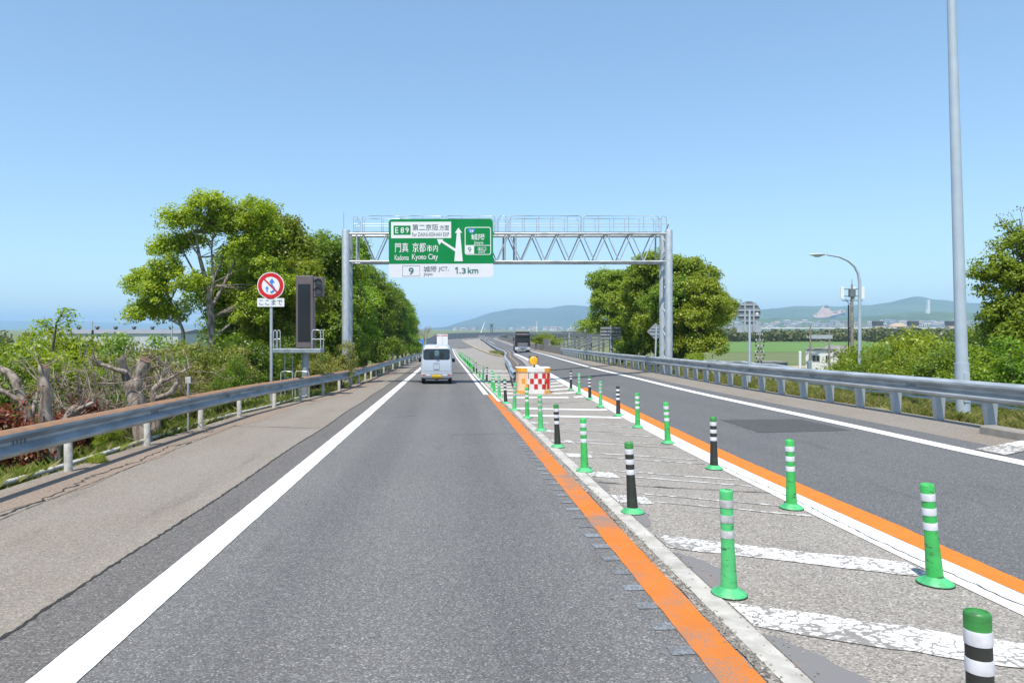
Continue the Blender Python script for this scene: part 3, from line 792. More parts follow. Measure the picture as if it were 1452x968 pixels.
# ------------------------------------------------------------------ crash cushion with beacon
M['cushion_white']=pmat('cushion_white',(.78,.76,.72),(.66,.63,.58),4,.5)
M['cushion_peach']=pmat('cushion_peach',(.80,.52,.33),(.72,.44,.25),3,.55)
M['cushion_orange']=pmat('cushion_orange',(.80,.36,.03),(.62,.27,.03),4,.5)
M['check_red']=pmat('check_red',(.62,.02,.025),(.5,.02,.02),5,.45)
M['beacon']=pmat('amber_lens',(.85,.42,.01),(.75,.33,.01),6,.25,coat=.5)
cc=empty('crash_cushion',P(3.27,26.9,0),label='orange and white crash cushion with red checks and amber beacon at the median nose',cat='crash cushion')
W2,D2,RC=.63,.55,.26
def outline(n=48,off=0):
    pts=[]
    for k in range(n):
        a=2*PI*k/n; ca,sa=math.cos(a),math.sin(a)
        e=.42
        pts.append(((W2+off)*math.copysign(abs(ca)**e,ca),(D2+off)*math.copysign(abs(sa)**e,sa)))
    return pts
def band(z0,z1,off,cm,name,m3):
    b=MB(); o=outline(off=off); n=len(o)
    vs=[(x,y,z0) for x,y in o]+[(x,y,z1) for x,y in o]
    b.v=[tuple(p) for p in vs]
    for k in range(n):
        j=(k+1)%n; xm=(o[k][0]+o[j][0])/2; ym=(o[k][1]+o[j][1])/2
        b.f.append((k,j,n+j,n+k)); b.m.append(0 if (ym<0 and -.20<xm<.38) else (1 if xm<0 else 2))
    b.f.append(tuple(range(n))[::-1]); b.m.append(1); b.f.append(tuple(range(n,2*n))); b.m.append(0)
    return b.build(name,m3,cc,35)
band(.02,.13,.012,None,'base_ring',[M['cushion_white'],M['cushion_orange'],M['cushion_orange']])
band(.13,.83,0,None,'body',[M['cushion_white'],M['cushion_peach'],M['cushion_peach']])
band(.83,.98,.02,None,'top_ring',[M['cushion_white'],M['cushion_orange'],M['cushion_orange']])
sq=.125
def yfront(x):
    return -D2*(max(0,1-abs(x/W2)**(2/.42)))**(.42/2)
for r in range(3):
    for c in range(5):
        if (r+c)%2==0: continue
        x0=-.17+c*.15; z0=.19+r*.2
        if x0+.14>.58: continue
        b=MB(); vs=[]
        for k in range(4):
            x=x0+.14*k/3; vs+=[(x,yfront(x)-.006,z0),(x,yfront(x)-.006,z0+.19)]
        b.add(vs,[(2*k,2*k+2,2*k+3,2*k+1) for k in range(3)]); b.build('red_check',M['check_red'],cc)
for z0 in (.19,.39,.59):
    b=MB(); vs=[]
    xx=(.47,.56) if z0!=.39 else (.40,.47)
    for k in range(3):
        x=xx[0]+(xx[1]-xx[0])*k/2; vs+=[(x,yfront(x)-.006,z0),(x,yfront(x)-.006,z0+.19)]
    b.add(vs,[(2*k,2*k+2,2*k+3,2*k+1) for k in range(2)]); b.build('red_check',M['check_red'],cc)
for x0,z0,z1 in ((-.235,.58,.8),(-.235,.14,.36),(.385,.18,.5)):
    MB().box((x0,yfront(x0)-.012,z0),(x0+.02,yfront(x0)+.03,z1)).build('strap',M['dark'],cc)
for x0 in (-.48,-.33):
    z0=.19 if x0>-.4 else .39
    b=MB(); b.add([(x0,yfront(x0)-.006,z0),(x0+.13,yfront(x0+.13)-.006,z0),(x0+.13,yfront(x0+.13)-.006,z0+.19),(x0,yfront(x0)-.006,z0+.19)],[(0,1,2,3)]); b.build('orange_check',M['cushion_orange'],cc)
MB().tube([(.06,0,.96),(.06,0,1.06)],.035,10).build('beacon_stem',M['dark'],cc,40)
bh=MB().lathe([(.155,-.05),(.185,-.04),(.185,.05),(.15,.07)],28,(.02,0,1.23),axis='y').build('beacon_housing',M['dark'],cc,40)
MB().lathe([(.172,-.048),(.165,-.075),(.12,-.10),(.05,-.11)],28,(.02,0,1.23),axis='y').build('beacon_lens',M['beacon'],cc,60)
for dx in (-.13,.13):
    MB().bevbox((.02+dx-.04,-.03,1.36),(.02+dx+.04,.04,1.40),.008).build('bracket',M['dark'],cc)

# ------------------------------------------------------------------ lettering
def text_mesh(s,bold=0.0):
    cu=bpy.data.curves.new('t','FONT'); cu.body=s; cu.size=1; cu.offset=bold; cu.resolution_u=4
    o=bpy.data.objects.new('t',cu); C.objects.link(o)
    dg=bpy.context.evaluated_depsgraph_get(); ev=o.evaluated_get(dg)
    me=bpy.data.meshes.new_from_object(ev); bpy.data.objects.remove(o); bpy.data.curves.remove(cu)
    return me
def letters(s,box,m,parent,y,name='lettering',bold=.008):
    "fit text into (x0,x1,z0,z1) on a panel facing -y"
    me=text_mesh(s,bold); n=len(me.vertices)
    co=np.zeros(n*3); me.vertices.foreach_get('co',co); co=co.reshape(-1,3)
    lo,hi=co.min(0),co.max(0); x0,x1,z0,z1=box
    X=x0+(co[:,0]-lo[0])/(hi[0]-lo[0])*(x1-x0); Zc=z0+(co[:,1]-lo[1])/(hi[1]-lo[1])*(z1-z0)
    me.vertices.foreach_set('co',np.stack([X,np.full(n,y),Zc],-1).ravel()); me.materials.clear(); me.materials.append(m); me.update()
    return link(name,me,parent)

def rrect(x0,x1,z0,z1,r,corners=(1,1,1,1),n=6):
    "polygon; corners order: bl, br, tr, tl"
    pts=[]
    for (cx,cz,a0,on) in ((x0,z0,PI,corners[0]),(x1,z0,1.5*PI,corners[1]),(x1,z1,0,corners[2]),(x0,z1,.5*PI,corners[3])):
        if not on: pts.append((cx,cz)); continue
        ox=cx+(r if cx==x0 else -r); oz=cz+(r if cz==z0 else -r)
        for k in range(n+1):
            a=a0+.5*PI*k/n; pts.append((ox+r*math.cos(a),oz+r*math.sin(a)))
    return pts

# ------------------------------------------------------------------ overhead gantry
GY0,GY1=32.6,33.5
gxl,gxr=-4.68,10.25
def gz(py,Z=33.0): return CAMZ+(HY-py)/F*Z
zb,zt=gz(372),gz(333)
ga=empty('sign_gantry',(gxl,GY0,zp(33)-.3),label='tall galvanised truss gantry spanning both carriageways',cat='gantry')
def gpart(b,name,m=M['steel'],smooth=50): return rel(ga,b.build(name,m,smooth=smooth))
for X,zg in ((gxl,float(ground_z(gxl,33))),(gxr,float(ground_z(gxr,33)))):
    for Yp in (GY0,GY1):
        r=.185 if X<0 else .165
        gpart(MB().lathe([(r,zg-.3),(r,gz(329)),(r*.92,gz(329)+.04),(.02,gz(329)+.06)],20,(X,Yp,0)),'post')
        gpart(MB().lathe([(r*1.9,zg-.1),(r*1.9,zg+.06)],20,(X,Yp,0)),'base_plate')
    z=zg+.6; i=0
    while z<gz(335):
        gpart(MB().tube([(X,GY0,z),(X,GY1,z+.55)] if i%2==0 else [(X,GY1,z),(X,GY0,z+.55)],.03,8),'lacing_bar'); z+=.55; i+=1
for Yp in (GY0,GY1):
    gpart(MB().tube([(gxl+.12,Yp,zb),(gxr-.12,Yp,zb)],.055,12),'bottom_chord',M['rail_right'])
    gpart(MB().tube([(gxl+.12,Yp,zt),(gxr-.12,Yp,zt)],.057,12),'top_chord',M['rail_right'])
    # warren web
    n=13; xs=np.linspace(gxl+.75,gxr-.6,n)
    for i in range(n-1):
        xm=(xs[i]+xs[i+1])/2
        gpart(MB().tube([(xs[i],Yp,zt),(xm,Yp,zb)],.027,8),'web_brace')
        gpart(MB().tube([(xm,Yp,zb),(xs[i+1],Yp,zt)],.027,8),'web_brace')
    for x in (gxl+.5,gxl+7.35,gxl+7.85,gxr-.35): gpart(MB().tube([(x,Yp,zb),(x,Yp,zt)],.04,8),'web_post')
for x in np.linspace(gxl+.75,gxr-.6,13):
    gpart(MB().tube([(x,GY0,zt),(x,GY1,zt)],.03,8),'cross_bar'); gpart(MB().tube([(x,GY0,zb),(x,GY1,zb)],.03,8),'cross_bar')
gpart(MB().box((gxl+.3,GY0+.12,zt+.07),(gxr-.3,GY1-.12,zt+.11)),'walkway',M['steel_dull'],None)
# walkway handrails in bays with rounded ends
zr=gz(308)
bays=[(gxl+.35,gxl+.55),(gxl+.75,gxl+2.55),(gxl+2.6,gxl+4.5),(gxl+4.6,gxl+6.9),(gxl+7.05,gxl+7.45),(gxl+7.6,gxl+10.9),(gxl+11.0,gxr-.45),(gxr-.35,gxr-.1)]
for Yp in (GY0+.05,GY1-.05):
    for x0,x1 in bays:
        rd=min(.12,(x1-x0)/2)
        pts=[(x0,Yp,zt+.05),(x0,Yp,zr-rd)]+[(x0+rd-rd*math.cos(a),Yp,zr-rd+rd*math.sin(a)) for a in (.5,1.0,1.57)]+[(x1-rd+rd*math.sin(a),Yp,zr-rd+rd*math.cos(a)) for a in (0,.5,1.0)]+[(x1,Yp,zr-rd),(x1,Yp,zt+.05)]
        gpart(MB().tube(pts,.017,7),'handrail')
        gpart(MB().tube([(x0,Yp,(zr+zt)/2+.05),(x1,Yp,(zr+zt)/2+.05)],.016,6),'mid_rail')
        m_=int((x1-x0)/.65)
        for k in range(1,m_): 
            x=x0+(x1-x0)*k/m_; gpart(MB().tube([(x,Yp,zt+.05),(x,Yp,zr)],.016,6),'baluster')
gpart(MB().tube([(gxl-.1,GY0,gz(331)),(gxl-.1,GY0,gz(303))],.016,6),'lightning_rod')

# direction sign hung on the gantry
SZ=32.3; k_=148*SZ/F/1188.0
sx0=(551-HX)/F*SZ; sz1=CAMZ+(HY-311)/F*SZ
def ux(u): return (u-92)*k_
def uz(w): return -(w-92)*k_
M['sgreen']=pmat('sign_green',(.003,.235,.062),(.002,.21,.055),1.5,.5,spec=.2)
M['swhite']=pmat('sign_white',(.80,.80,.81),(.76,.76,.77),1.5,.4)
M['slavender']=pmat('sign_pale',(.76,.75,.80),(.72,.71,.76),1.5,.4)
M['sdark']=pmat('sign_dark_green_ink',(.02,.16,.13),(.02,.13,.11),2,.5)
M['sgrey']=pmat('sign_grey_ink',(.15,.20,.21),(.12,.16,.17),2,.5)
M['sblue']=pmat('sign_blue',(.06,.25,.75),(.05,.2,.65),2,.4)
sg=empty('direction_sign',(sx0,SZ,sz1),label='large green and white overhead direction sign with Japanese place names and arrows',cat='sign')
sg.rotation_euler=(0,math.radians(-.25),0)
def flat(poly,y0,y1,m,name,parent=sg): return MB().prism(poly,y0,y1).build(name,m,parent)
R_=lambda a,b_,c_,d_:[(ux(a),uz(d_)),(ux(b_),uz(d_)),(ux(b_),uz(c_)),(ux(a),uz(c_))]
flat(rrect(ux(92),ux(1280),uz(600),uz(92),40*k_,(0,0,1,1)),0,.06,M['sgreen'],'green_panel')
flat(rrect(ux(92),ux(1280),uz(755),uz(601),40*k_,(1,1,0,0)),0,.06,M['slavender'],'white_panel')
flat(R_(120,803,122,308),-.004,.01,M['swhite'],'white_plate')
flat(R_(148,342,164,269),-.008,.01,M['sgreen'],'route_box')
yl=-.012
def L(s,a,b_,c_,d_,m,bold=.008): letters(s,(ux(a),ux(b_),uz(d_),uz(c_)),m,sg,yl,bold=bold)
L('E',167,202,185,250,M['swhite'],.012); L('8',228,268,185,250,M['swhite'],.012); L('9',284,322,185,250,M['swhite'],.012)
L('第二京阪',362,658,148,222,M['sgrey'],.004); L('方面',670,780,160,220,M['sgrey'],.004); L('For DAINI-KEIHAN EXP',358,780,243,288,M['sgrey'],.004)
L('門真',165,316,360,468,M['swhite'],.006); L('京都',362,514,360,468,M['swhite'],.006); L('市内',524,652,384,464,M['swhite'],.006)
L('Kadoma',160,320,498,558,M['swhite'],.006); L('Kyoto City',357,652,488,570,M['swhite'],.006)
flat([(ux(838),uz(572)),(ux(934),uz(572)),(ux(906),uz(247)),(ux(868),uz(247))],-.006,.01,M['swhite'],'arrow')
flat([(ux(846),uz(250)),(ux(929),uz(250)),(ux(887),uz(190))],-.009,.01,M['swhite'],'arrow_head')
flat([(ux(862),uz(470)),(ux(862),uz(437)),(ux(702),uz(334)),(ux(688),uz(354))],-.0075,.01,M['swhite'],'arrow')
flat([(ux(643),uz(320)),(ux(668),uz(387)),(ux(714),uz(322))],-.011,.01,M['swhite'],'arrow_head')
flat(rrect(ux(958),ux(1257),uz(500),uz(184),26*k_),-.004,.01,M['swhite'],'exit_frame')
flat(rrect(ux(967),ux(1248),uz(491),uz(193),20*k_),-.008,.01,M['sgreen'],'exit_field')
flat(R_(967,1248,390,397),-.0105,.01,M['swhite'],'divider')
flat(R_(967,1064,398,489),-.0107,.01,M['swhite'],'exit_number_box')
L('9',992,1032,412,474,M['sgrey'],.01)
L('城陽',1030,1186,262,332,M['swhite'],.006); L('Joyo',1062,1168,344,388,M['swhite'],.006)
L('出口',1106,1200,410,450,M['swhite'],.006); L('EXIT',1116,1190,456,482,M['swhite'],.006)
flat([(ux(1034),uz(258)),(ux(1062),uz(240)),(ux(1080),uz(202)),(ux(1034),uz(208)),(ux(988),uz(202)),(ux(1006),uz(240))],-.0102,.01,M['sblue'],'route_shield')
letters('24',(ux(1014),ux(1056),uz(244),uz(212)),M['swhite'],sg,-.0135,bold=.02)
for a,b_,c_,d_ in ((246,447,620,624),(246,447,737,741),(246,250,624.5,736.5),(443,447,624.5,736.5)): flat(R_(a,b_,c_,d_),-.005,.01,M['sgrey'],'number_frame')
L('9',318,375,643,720,M['sdark'],.006)
L('城陽',487,638,626,690,M['sgrey'],.008); L('JCT.',655,775,634,690,M['sgrey'],.008); L('Joyo',487,590,698,740,M['sgrey'],.004)
flat([(ux(864),uz(712)),(ux(876),uz(712)),(ux(876),uz(638)),(ux(866),uz(638)),(ux(846),uz(652)),(ux(846),uz(664)),(ux(864),uz(655))],yl,.01,M['sdark'],'lettering'); L('.3',893,968,650,712,M['sdark'],.012); L('km',990,1110,642,711,M['sdark'],.012)
for u in (250,500,750,1000,1180):
    MB().box((ux(u)-.04,.061,uz(740)),(ux(u)+.04,.16,uz(100))).build('mounting_bar',M['steel_dull'],sg)

# ------------------------------------------------------------------ no overtaking sign
M['sred']=pmat('sign_red',(.66,.012,.018),(.56,.01,.015),2,.4)
px,pz=(384-HX)/F*21.5,0
zg=float(ground_z(px,21.5))
so=empty('road_sign',(px,21.5,zg),label='round red rimmed no overtaking sign with ここまで plate on a pole',cat='sign')
zc_=CAMZ+(HY-405)/F*21.5-zg; r_=19.2*21.5/F
MB().tube([(0,.05,-.3),(0,.05,zc_+.1)],.045,12).build('pole',M['steel'],so,50)
def disc(r,z,y0,y1,m,name,x=0): return MB().lathe([(r,y0),(r,y1)],40,(x,0,z),axis='y').build(name,m,so,40)
disc(r_,zc_,-.012,.006,M['swhite'],'disc')
b=MB(); n=48; vs=[]
for k in range(n):
    a=2*PI*k/n
    for rad in (r_*.94,r_*.66): vs.append((rad*math.cos(a),-.0145,zc_+rad*math.sin(a)))
b.add(vs,[(2*k,2*((k+1)%n),2*((k+1)%n)+1,2*k+1) for k in range(n)]); b.build('red_rim',M['sred'],so)
u_=.1*1  # unit
def sp(x,z): return (x*r_,-.016,zc_+z*r_)
def ribbon(pts,w,m,name,y):
    b=MB(); vs=[]
    for i,(x,z) in enumerate(pts):
        j=min(i+1,len(pts)-1); k=max(i-1,0); dx,dz=pts[j][0]-pts[k][0],pts[j][1]-pts[k][1]; Ln=math.hypot(dx,dz) or 1
        nx_,nz_=-dz/Ln*w,dx/Ln*w
        vs+=[(r_*(x-nx_),y,zc_+r_*(z-nz_)),(r_*(x+nx_),y,zc_+r_*(z+nz_))]
    b.add(vs,[(2*i,2*i+1,2*i+3,2*i+2) for i in range(len(pts)-1)]); return b.build(name,m,so)
ribbon([(-.02,-.5),(.12,-.46),(.24,-.34),(.24,-.18),(.12,-.02),(.06,.10),(.08,.25)],.075,M['sblue'],'blue_arrow',-.0165)
b=MB(); b.add([sp(-.14,.22),sp(.30,.22),sp(.10,.55)],[(0,1,2)]); b.build('blue_arrow',M['sblue'],so)
ribbon([(-.27,-.45),(-.27,-.2)],.05,M['sblue'],'blue_arrow',-.0165)
b=MB(); b.add([sp(-.41,-.22),sp(-.13,-.22),sp(-.27,-.02)],[(0,1,2)]); b.build('blue_arrow',M['sblue'],so)
ribbon([(-.5,.5),(.5,-.5)],.055,M['sred'],'red_slash',-.0185)
zp2=CAMZ+(HY-428.5)/F*21.5-zg
MB().prism(rrect(-r_,r_,zp2-.135,zp2+.125,.02),-.012,.004).build('plate',M['swhite'],so)
letters('ここまで',(-r_*.86,r_*.86,zp2-.085,zp2+.085),M['sgrey'],so,-.015,bold=.012)

# ------------------------------------------------------------------ variable message board
ZV=25.0
px=(433-HX)/F*ZV; zg=float(ground_z(px,ZV))
M['vms']=pmat('board_brown_grey',(.145,.115,.12),(.115,.095,.10),2,.5)
M['vmsface']=pmat('board_dark_face',(.018,.021,.026),(.013,.015,.02),30,.3)
vo=empty('message_board',(px,ZV,zg),label='tall narrow dark electronic message board on a grey post with platform',cat='message board')
def vz(py): return CAMZ+(HY-py)/F*ZV-zg
def vx(p_): return (p_-433)/F*ZV
MB().lathe([(.13,-.3),(.13,vz(497))],18).build('post',M['steel_dull'],vo,40)
MB().lathe([(.24,-.1),(.24,.05)],18).build('base_plate',M['steel_dull'],vo,40)
MB().bevbox((vx(389),-.35,vz(500)),(vx(457),.45,vz(494)),.015).build('platform',M['steel_dull'],vo)
cab=MB().bevbox((vx(420.5),-.12,vz(493)),(vx(445),.32,vz(391)),.02).build('cabinet',M['vms'],vo)
MB().box((vx(423.5),-.132,vz(484)),(vx(441),-.118,vz(403))).build('screen',M['vmsface'],cab)
for i in range(1,10):
    z=vz(484)+(vz(403)-vz(484))*i/10; MB().box((vx(423.6),-.138,z-.006),(vx(440.9),-.1325,z+.006)).build('screen_seam',M['dark'],cab)
lb=MB().bevbox((vx(445.4),-.10,vz(421)),(vx(459),.15,vz(393)),.015).build('lamp_box',M['vms'],vo)
for py in (400,412):
    zc2=vz(py)
    MB().lathe([(.115,-.12),(.10,-.14),(.05,-.15)],20,(vx(452),0,zc2),axis='y').build('lamp_lens',pmat('lamp_glass',(.22,.25,.30),(.16,.18,.22),5,.15),lb,50)
    b=MB(); vs=[]
    for k in range(9):
        a=PI*k/8; vs+=[(vx(452)+.13*math.cos(a),-.11,zc2+.13*math.sin(a)),(vx(452)+.13*math.cos(a),-.30,zc2+.12*math.sin(a)-.02)]
    b.add(vs,[(2*k,2*k+1,2*k+3,2*k+2) for k in range(8)]); b.build('lamp_hood',M['dark'],lb)
def uframe(x0,x1,z0,z1,y,par,name='handrail',r=.02):
    rd=.08
    pts=[(x0,y,z0),(x0,y,z1-rd),(x0+rd*.3,y,z1-rd*.3),(x0+rd,y,z1),(x1-rd,y,z1),(x1-rd*.3,y,z1-rd*.3),(x1,y,z1-rd),(x1,y,z0)]
    MB().tube(pts,r,7).build(name,M['rail_right'],par,60)
    MB().tube([(x0,y,(z0+z1)/2),(x1,y,(z0+z1)/2)],r*.8,6).build(name,M['rail_right'],par,60)
uframe(vx(444),vx(456),vz(494),vz(467.5),-.2,vo); uframe(vx(444),vx(456),vz(494),vz(467.5),.35,vo)
uframe(vx(390),vx(394),vz(494),vz(467.5),-.2,vo); uframe(vx(390),vx(394),vz(494),vz(467.5),.35,vo)
for xa in (vx(402),vx(413)): MB().tube([(xa,.2,-.3),(xa,.2,vz(496))],.018,6).build('ladder_rail',M['rail_right'],vo,60)
for i in range(5):
    z=.4+i*.33; MB().tube([(vx(402),.2,z),(vx(413),.2,z)],.014,6).build('ladder_rung',M['rail_right'],vo,60)
uframe(vx(403),vx(419),0,vz(525),-.5,vo); uframe(vx(423),vx(442),0,vz(525),-.5,vo)
# ------------------------------------------------------------------ vehicles
def loft_body(levels, n=40):
    "levels: (z, halfwidth, y_rear, y_front, corner radius)"
    b=MB(); rings=[]
    for z,w,yr,yf,rc in levels:
        rc=min(rc,w*.98,(yf-yr)/2*.98); ring=[]
        for (cx,cyy,a0) in ((-w+rc,yr+rc,PI),(w-rc,yr+rc,1.5*PI),(w-rc,yf-rc,0),(-w+rc,yf-rc,.5*PI)):
            for k in range(7):
                a=a0+.5*PI*k/6; ring.append((cx+rc*math.cos(a),cyy+rc*math.sin(a),z))
        rings.append(ring)
    m=len(rings[0])
    for r in rings: b.v+=r
    for i in range(len(rings)-1):
        for k in range(m):
            j=(k+1)%m; b.f.append((i*m+k,i*m+j,(i+1)*m+j,(i+1)*m+k)); b.m.append(0)
    b.f.append(tuple(range(m))[::-1]); b.m.append(0)
    b.f.append(tuple((len(rings)-1)*m+k for k in range(m))); b.m.append(0)
    return b
def wheel(parent,x,y,r,w,name='wheel'):
    g=MB(); prof=[(r*.62,-w/2),(r*.9,-w/2),(r,-w*.3),(r,w*.3),(r*.9,w/2),(r*.62,w/2)]
    b=MB(); seg=24
    for rr_,t_ in prof:
        for k in range(seg): a=2*PI*k/seg; b.v.append((t_,rr_*math.cos(a),rr_*math.sin(a)))
    for i in range(len(prof)):
        i2=(i+1)%len(prof)
        for k in range(seg):
            k2=(k+1)%seg; b.f.append((i*seg+k,i*seg+k2,i2*seg+k2,i2*seg+k)); b.m.append(0)
    o=b.build(name,M['rubber'],parent,40); o.location=(x,y,r)
    rm=MB(); vs=[]
    for t_ in (-w*.32,w*.32):
        for k in range(seg): a=2*PI*k/seg; vs.append((t_,r*.63*math.cos(a),r*.63*math.sin(a)))
    rm.add(vs,[tuple(range(seg)),tuple(range(2*seg-1,seg-1,-1))]+[(k,(k+1)%seg,seg+(k+1)%seg,seg+k) for k in range(seg)])
    rm.build('rim',M['steel'],o); return o
M['carpaint']=pmat('silver_white_paint',(.47,.52,.59),(.45,.50,.57),1.2,.3,.15,coat=.6)
M['glass']=pmat('dark_glass',(.02,.028,.032),(.014,.02,.024),1.5,.06,coat=.6)
M['lamp_red']=pmat('tail_lamp',(.55,.10,.10),(.42,.06,.06),9,.2,coat=.6)
M['lamp_clear']=pmat('clear_lamp',(.75,.72,.72),(.62,.6,.6),9,.2,coat=.6)
M['plate_y']=pmat('yellow_plate',(.80,.55,.04),(.7,.46,.03),3,.4)
M['trim']=pmat('grey_trim',(.18,.19,.21),(.14,.15,.16),4,.5)
ZVan=33.0
vg=empty('van',P((619-HX)/F*ZVan,ZVan,.0),label='small silver white van with yellow plate driving ahead in the left lane',cat='van')
vg.rotation_euler=(math.atan(-SL),0,math.radians(.5))
VL=[(.24,.60,.12,3.2,.1),(.30,.705,.03,3.34,.1),(.36,.73,.0,3.38,.10),(.48,.737,.0,3.39,.10),(.50,.735,.03,3.38,.10),(.80,.735,.035,3.36,.10),(1.02,.73,.045,3.30,.10),(1.10,.725,.06,3.22,.11),(1.25,.71,.085,3.05,.12),(1.45,.688,.125,2.80,.13),(1.62,.665,.165,2.55,.14),(1.74,.64,.21,2.36,.16),(1.81,.60,.27,2.25,.18),(1.85,.52,.37,2.15,.2),(1.868,.38,.55,1.98,.2)]
body=loft_body(VL).build('body',M['carpaint'],vg,28)
_vz=[l[0] for l in VL]; 
def v_rear(z): return float(np.interp(z,_vz,[l[2] for l in VL]))
def v_half(z): return float(np.interp(z,_vz,[l[1] for l in VL]))
def v_front(z): return float(np.interp(z,_vz,[l[3] for l in VL]))
def rear_patch(x0,x1,z0,z1,off,r,m,name,par=vg,nx=14,nz=8,front=False):
    b=MB(); vs=[]
    for j in range(nz+1):
        z=z0+(z1-z0)*j/nz; e=min(z-z0,z1-z); ins=r-math.sqrt(max(0,r*r-(r-min(e,r))**2)) if r>0 else 0
        for i in range(nx+1):
            x=(x0+ins)+(x1-x0-2*ins)*i/nx; w=v_half(z); ed=max(0,abs(x)-(w-.12)); cyv=.12-math.sqrt(max(0,.12**2-min(ed,.12)**2))
            y=v_rear(z)+cyv-off if not front else v_front(z)-cyv+off
            vs.append((x,y,z))
    b.add(vs,[(j*(nx+1)+i,j*(nx+1)+i+1,(j+1)*(nx+1)+i+1,(j+1)*(nx+1)+i) for j in range(nz) for i in range(nx)])
    return b.build(name,m,par,40)
rw=rear_patch(-.625,.625,1.135,1.655,.004,.07,M['dark'],'rear_window_frame')
rear_patch(-.595,.595,1.165,1.63,.010,.06,M['glass'],'rear_window',rw)
for x0 in (-.34,.14):
    rear_patch(x0,x0+.2,1.19,1.50,.0135,.05,pmat('seat_through_glass',(.006,.007,.008),(.004,.005,.006),3,.4),'headrest_silhouette',rw,6,5)
rear_patch(-.09,.12,1.32,1.58,.0130,.03,pmat('view_through_glass',(.10,.17,.16),(.06,.10,.11),6,.15),'windscreen_seen_through',rw,6,5)
MB().tube([(0,.035,1.12),(.06,.04,1.14),(.13,.03,1.09)],.012,6).build('wiper',M['dark'],rw)
rear_patch(-.12,.12,1.715,1.745,.006,0,M['lamp_red'],'brake_light')
hp=rear_patch(-.125,.125,.68,.96,.012,.03,M['carpaint'],'handle_plate')
rear_patch(-.12,.12,.955,.975,.016,0,M['trim'],'handle',hp,4,1); rear_patch(-.09,.09,.685,.70,.016,0,M['trim'],'handle',hp,4,1)
rear_patch(-.05,.05,.82,.90,.016,.02,M['steel'],'emblem',hp,6,4)
for sx in (-1,1):
    a,c=(-.70,-.30) if sx<0 else (.30,.70)
    rear_patch(a,c,.40,.475,.008,.02,M['lamp_clear'],'tail_light')
    rear_patch(a+.02 if sx<0 else c-.2,a+.2 if sx<0 else c-.02,.41,.465,.013,.015,M['lamp_red'],'tail_light')
rear_patch(-.735,.735,.485,.500,.004,0,M['dark'],'seam')
for sx in (-1,1):
    b=MB(); vs=[]
    for z in np.linspace(.50,1.76,14):
        xx=sx*(v_half(z)-.045); ed=.075; yy=v_rear(z)+(.12-math.sqrt(.12**2-ed**2))-.004; vs+=[(xx-.006,yy,z),(xx+.006,yy,z)]
    b.add(vs,[(2*k,2*k+1,2*k+3,2*k+2) for k in range(13)]); b.build('seam',M['trim'],vg)
rear_patch(-.60,.60,1.757,1.768,.004,0,M['trim'],'seam'); rear_patch(-.70,.70,.60,.612,.004,0,M['trim'],'crease')
rear_patch(-.14,.14,.655,.985,.007,.04,M['trim'],'handle_recess')
rear_patch(-.215,.215,.27,.45,.022,.01,M['plate_y'],'licence_plate')
rear_patch(-.26,.26,.245,.262,.012,0,M['trim'],'bumper_lip')
for sx in (-1,1):
    MB().box((sx*.66-.02,.12,.96),(sx*.66+.02,.3,.99)).build('seam',M['trim'],vg)
    mo=MB().bevbox((sx*.83-.085,2.35,.98),(sx*.83+.085,2.5,1.16),.03).build('mirror',M['dark'],vg,40)
    MB().tube([(sx*.70,2.45,1.0),(sx*.80,2.44,1.03)],.025,6).build('mirror_arm',M['dark'],mo)
    b=MB()
    for (ya,yb) in ((.35,1.2),(1.28,2.2)):
        vs=[]
        for z in np.linspace(1.15,1.58,5):
            for y in np.linspace(ya+(z-1.15)*.1,yb-(z-1.15)*.12,4): vs.append((sx*(v_half(z)+.005),y,z))
        b.add(vs,[(j*4+i,j*4+i+1,(j+1)*4+i+1,(j+1)*4+i) for j in range(4) for i in range(3)])
    b.build('side_window',M['glass'],vg)
    for y in (.72,2.85):
        wheel(vg,sx*.645,y,.275,.15)
        b=MB(); vs=[]
        for k in range(13):
            a=PI*k/12; vs+=[(sx*.741,y+.31*math.cos(a),.27+.31*math.sin(a)),(sx*.741,y+.275*math.cos(a),.27+.275*math.sin(a))]
        b.add(vs,[(2*k,2*k+1,2*k+3,2*k+2) for k in range(12)]); b.build('wheel_arch',M['trim'],vg)
MB().box((-.56,.35,.2),(.56,3.0,.245)).build('underbody',M['dark'],vg)
MB().tube([(-.62,.72,.27),(.62,.72,.27)],.04,8).build('axle',M['dark'],vg); MB().lathe([(.05,.6),(.11,.68),(.11,.78),(.05,.86)],12,(0,0,.26),axis='y').build('axle_housing',M['dark'],vg,40)
rear_patch(-.60,.60,1.2,1.62,.006,.08,M['glass'],'windscreen',front=True)

# white box truck ahead of the van
ZT=142.0
tg=empty('box_truck',P((627.2-HX)/F*ZT,ZT,0),label='white box truck with red lamps at the top far ahead of the van',cat='truck')
MB().bevbox((-1.1,0,.95),(1.1,5.6,3.75),.03).build('cargo_box',M['swhite'],tg)
for x0,x1 in ((-1.05,-.55),(-.35,.0),(.1,1.05)): MB().box((x0,-.03,3.48),(x1,.01,3.66)).build('top_lamp',M['check_red'],tg)
MB().box((-.02,-.012,1.0),(.02,.004,3.4)).build('door_seam',M['trim'],tg)
MB().bevbox((-1.0,5.75,.55),(1.0,7.6,2.7),.12).build('cab',M['swhite'],tg,40)
MB().box((-1.0,.2,.62),(1.0,7.2,.94)).build('chassis',M['dark'],tg)
MB().box((-1.05,.05,.45),(1.05,.15,.62)).build('bumper',M['trim'],tg)
for sx in (-1,1):
    MB().box((sx*.85-.15,-.0,.66),(sx*.85+.15,.06,.80)).build('tail_light',M['check_red'],tg)
    for y in (1.2,6.4): wheel(tg,sx*.9,y,.42,.26)

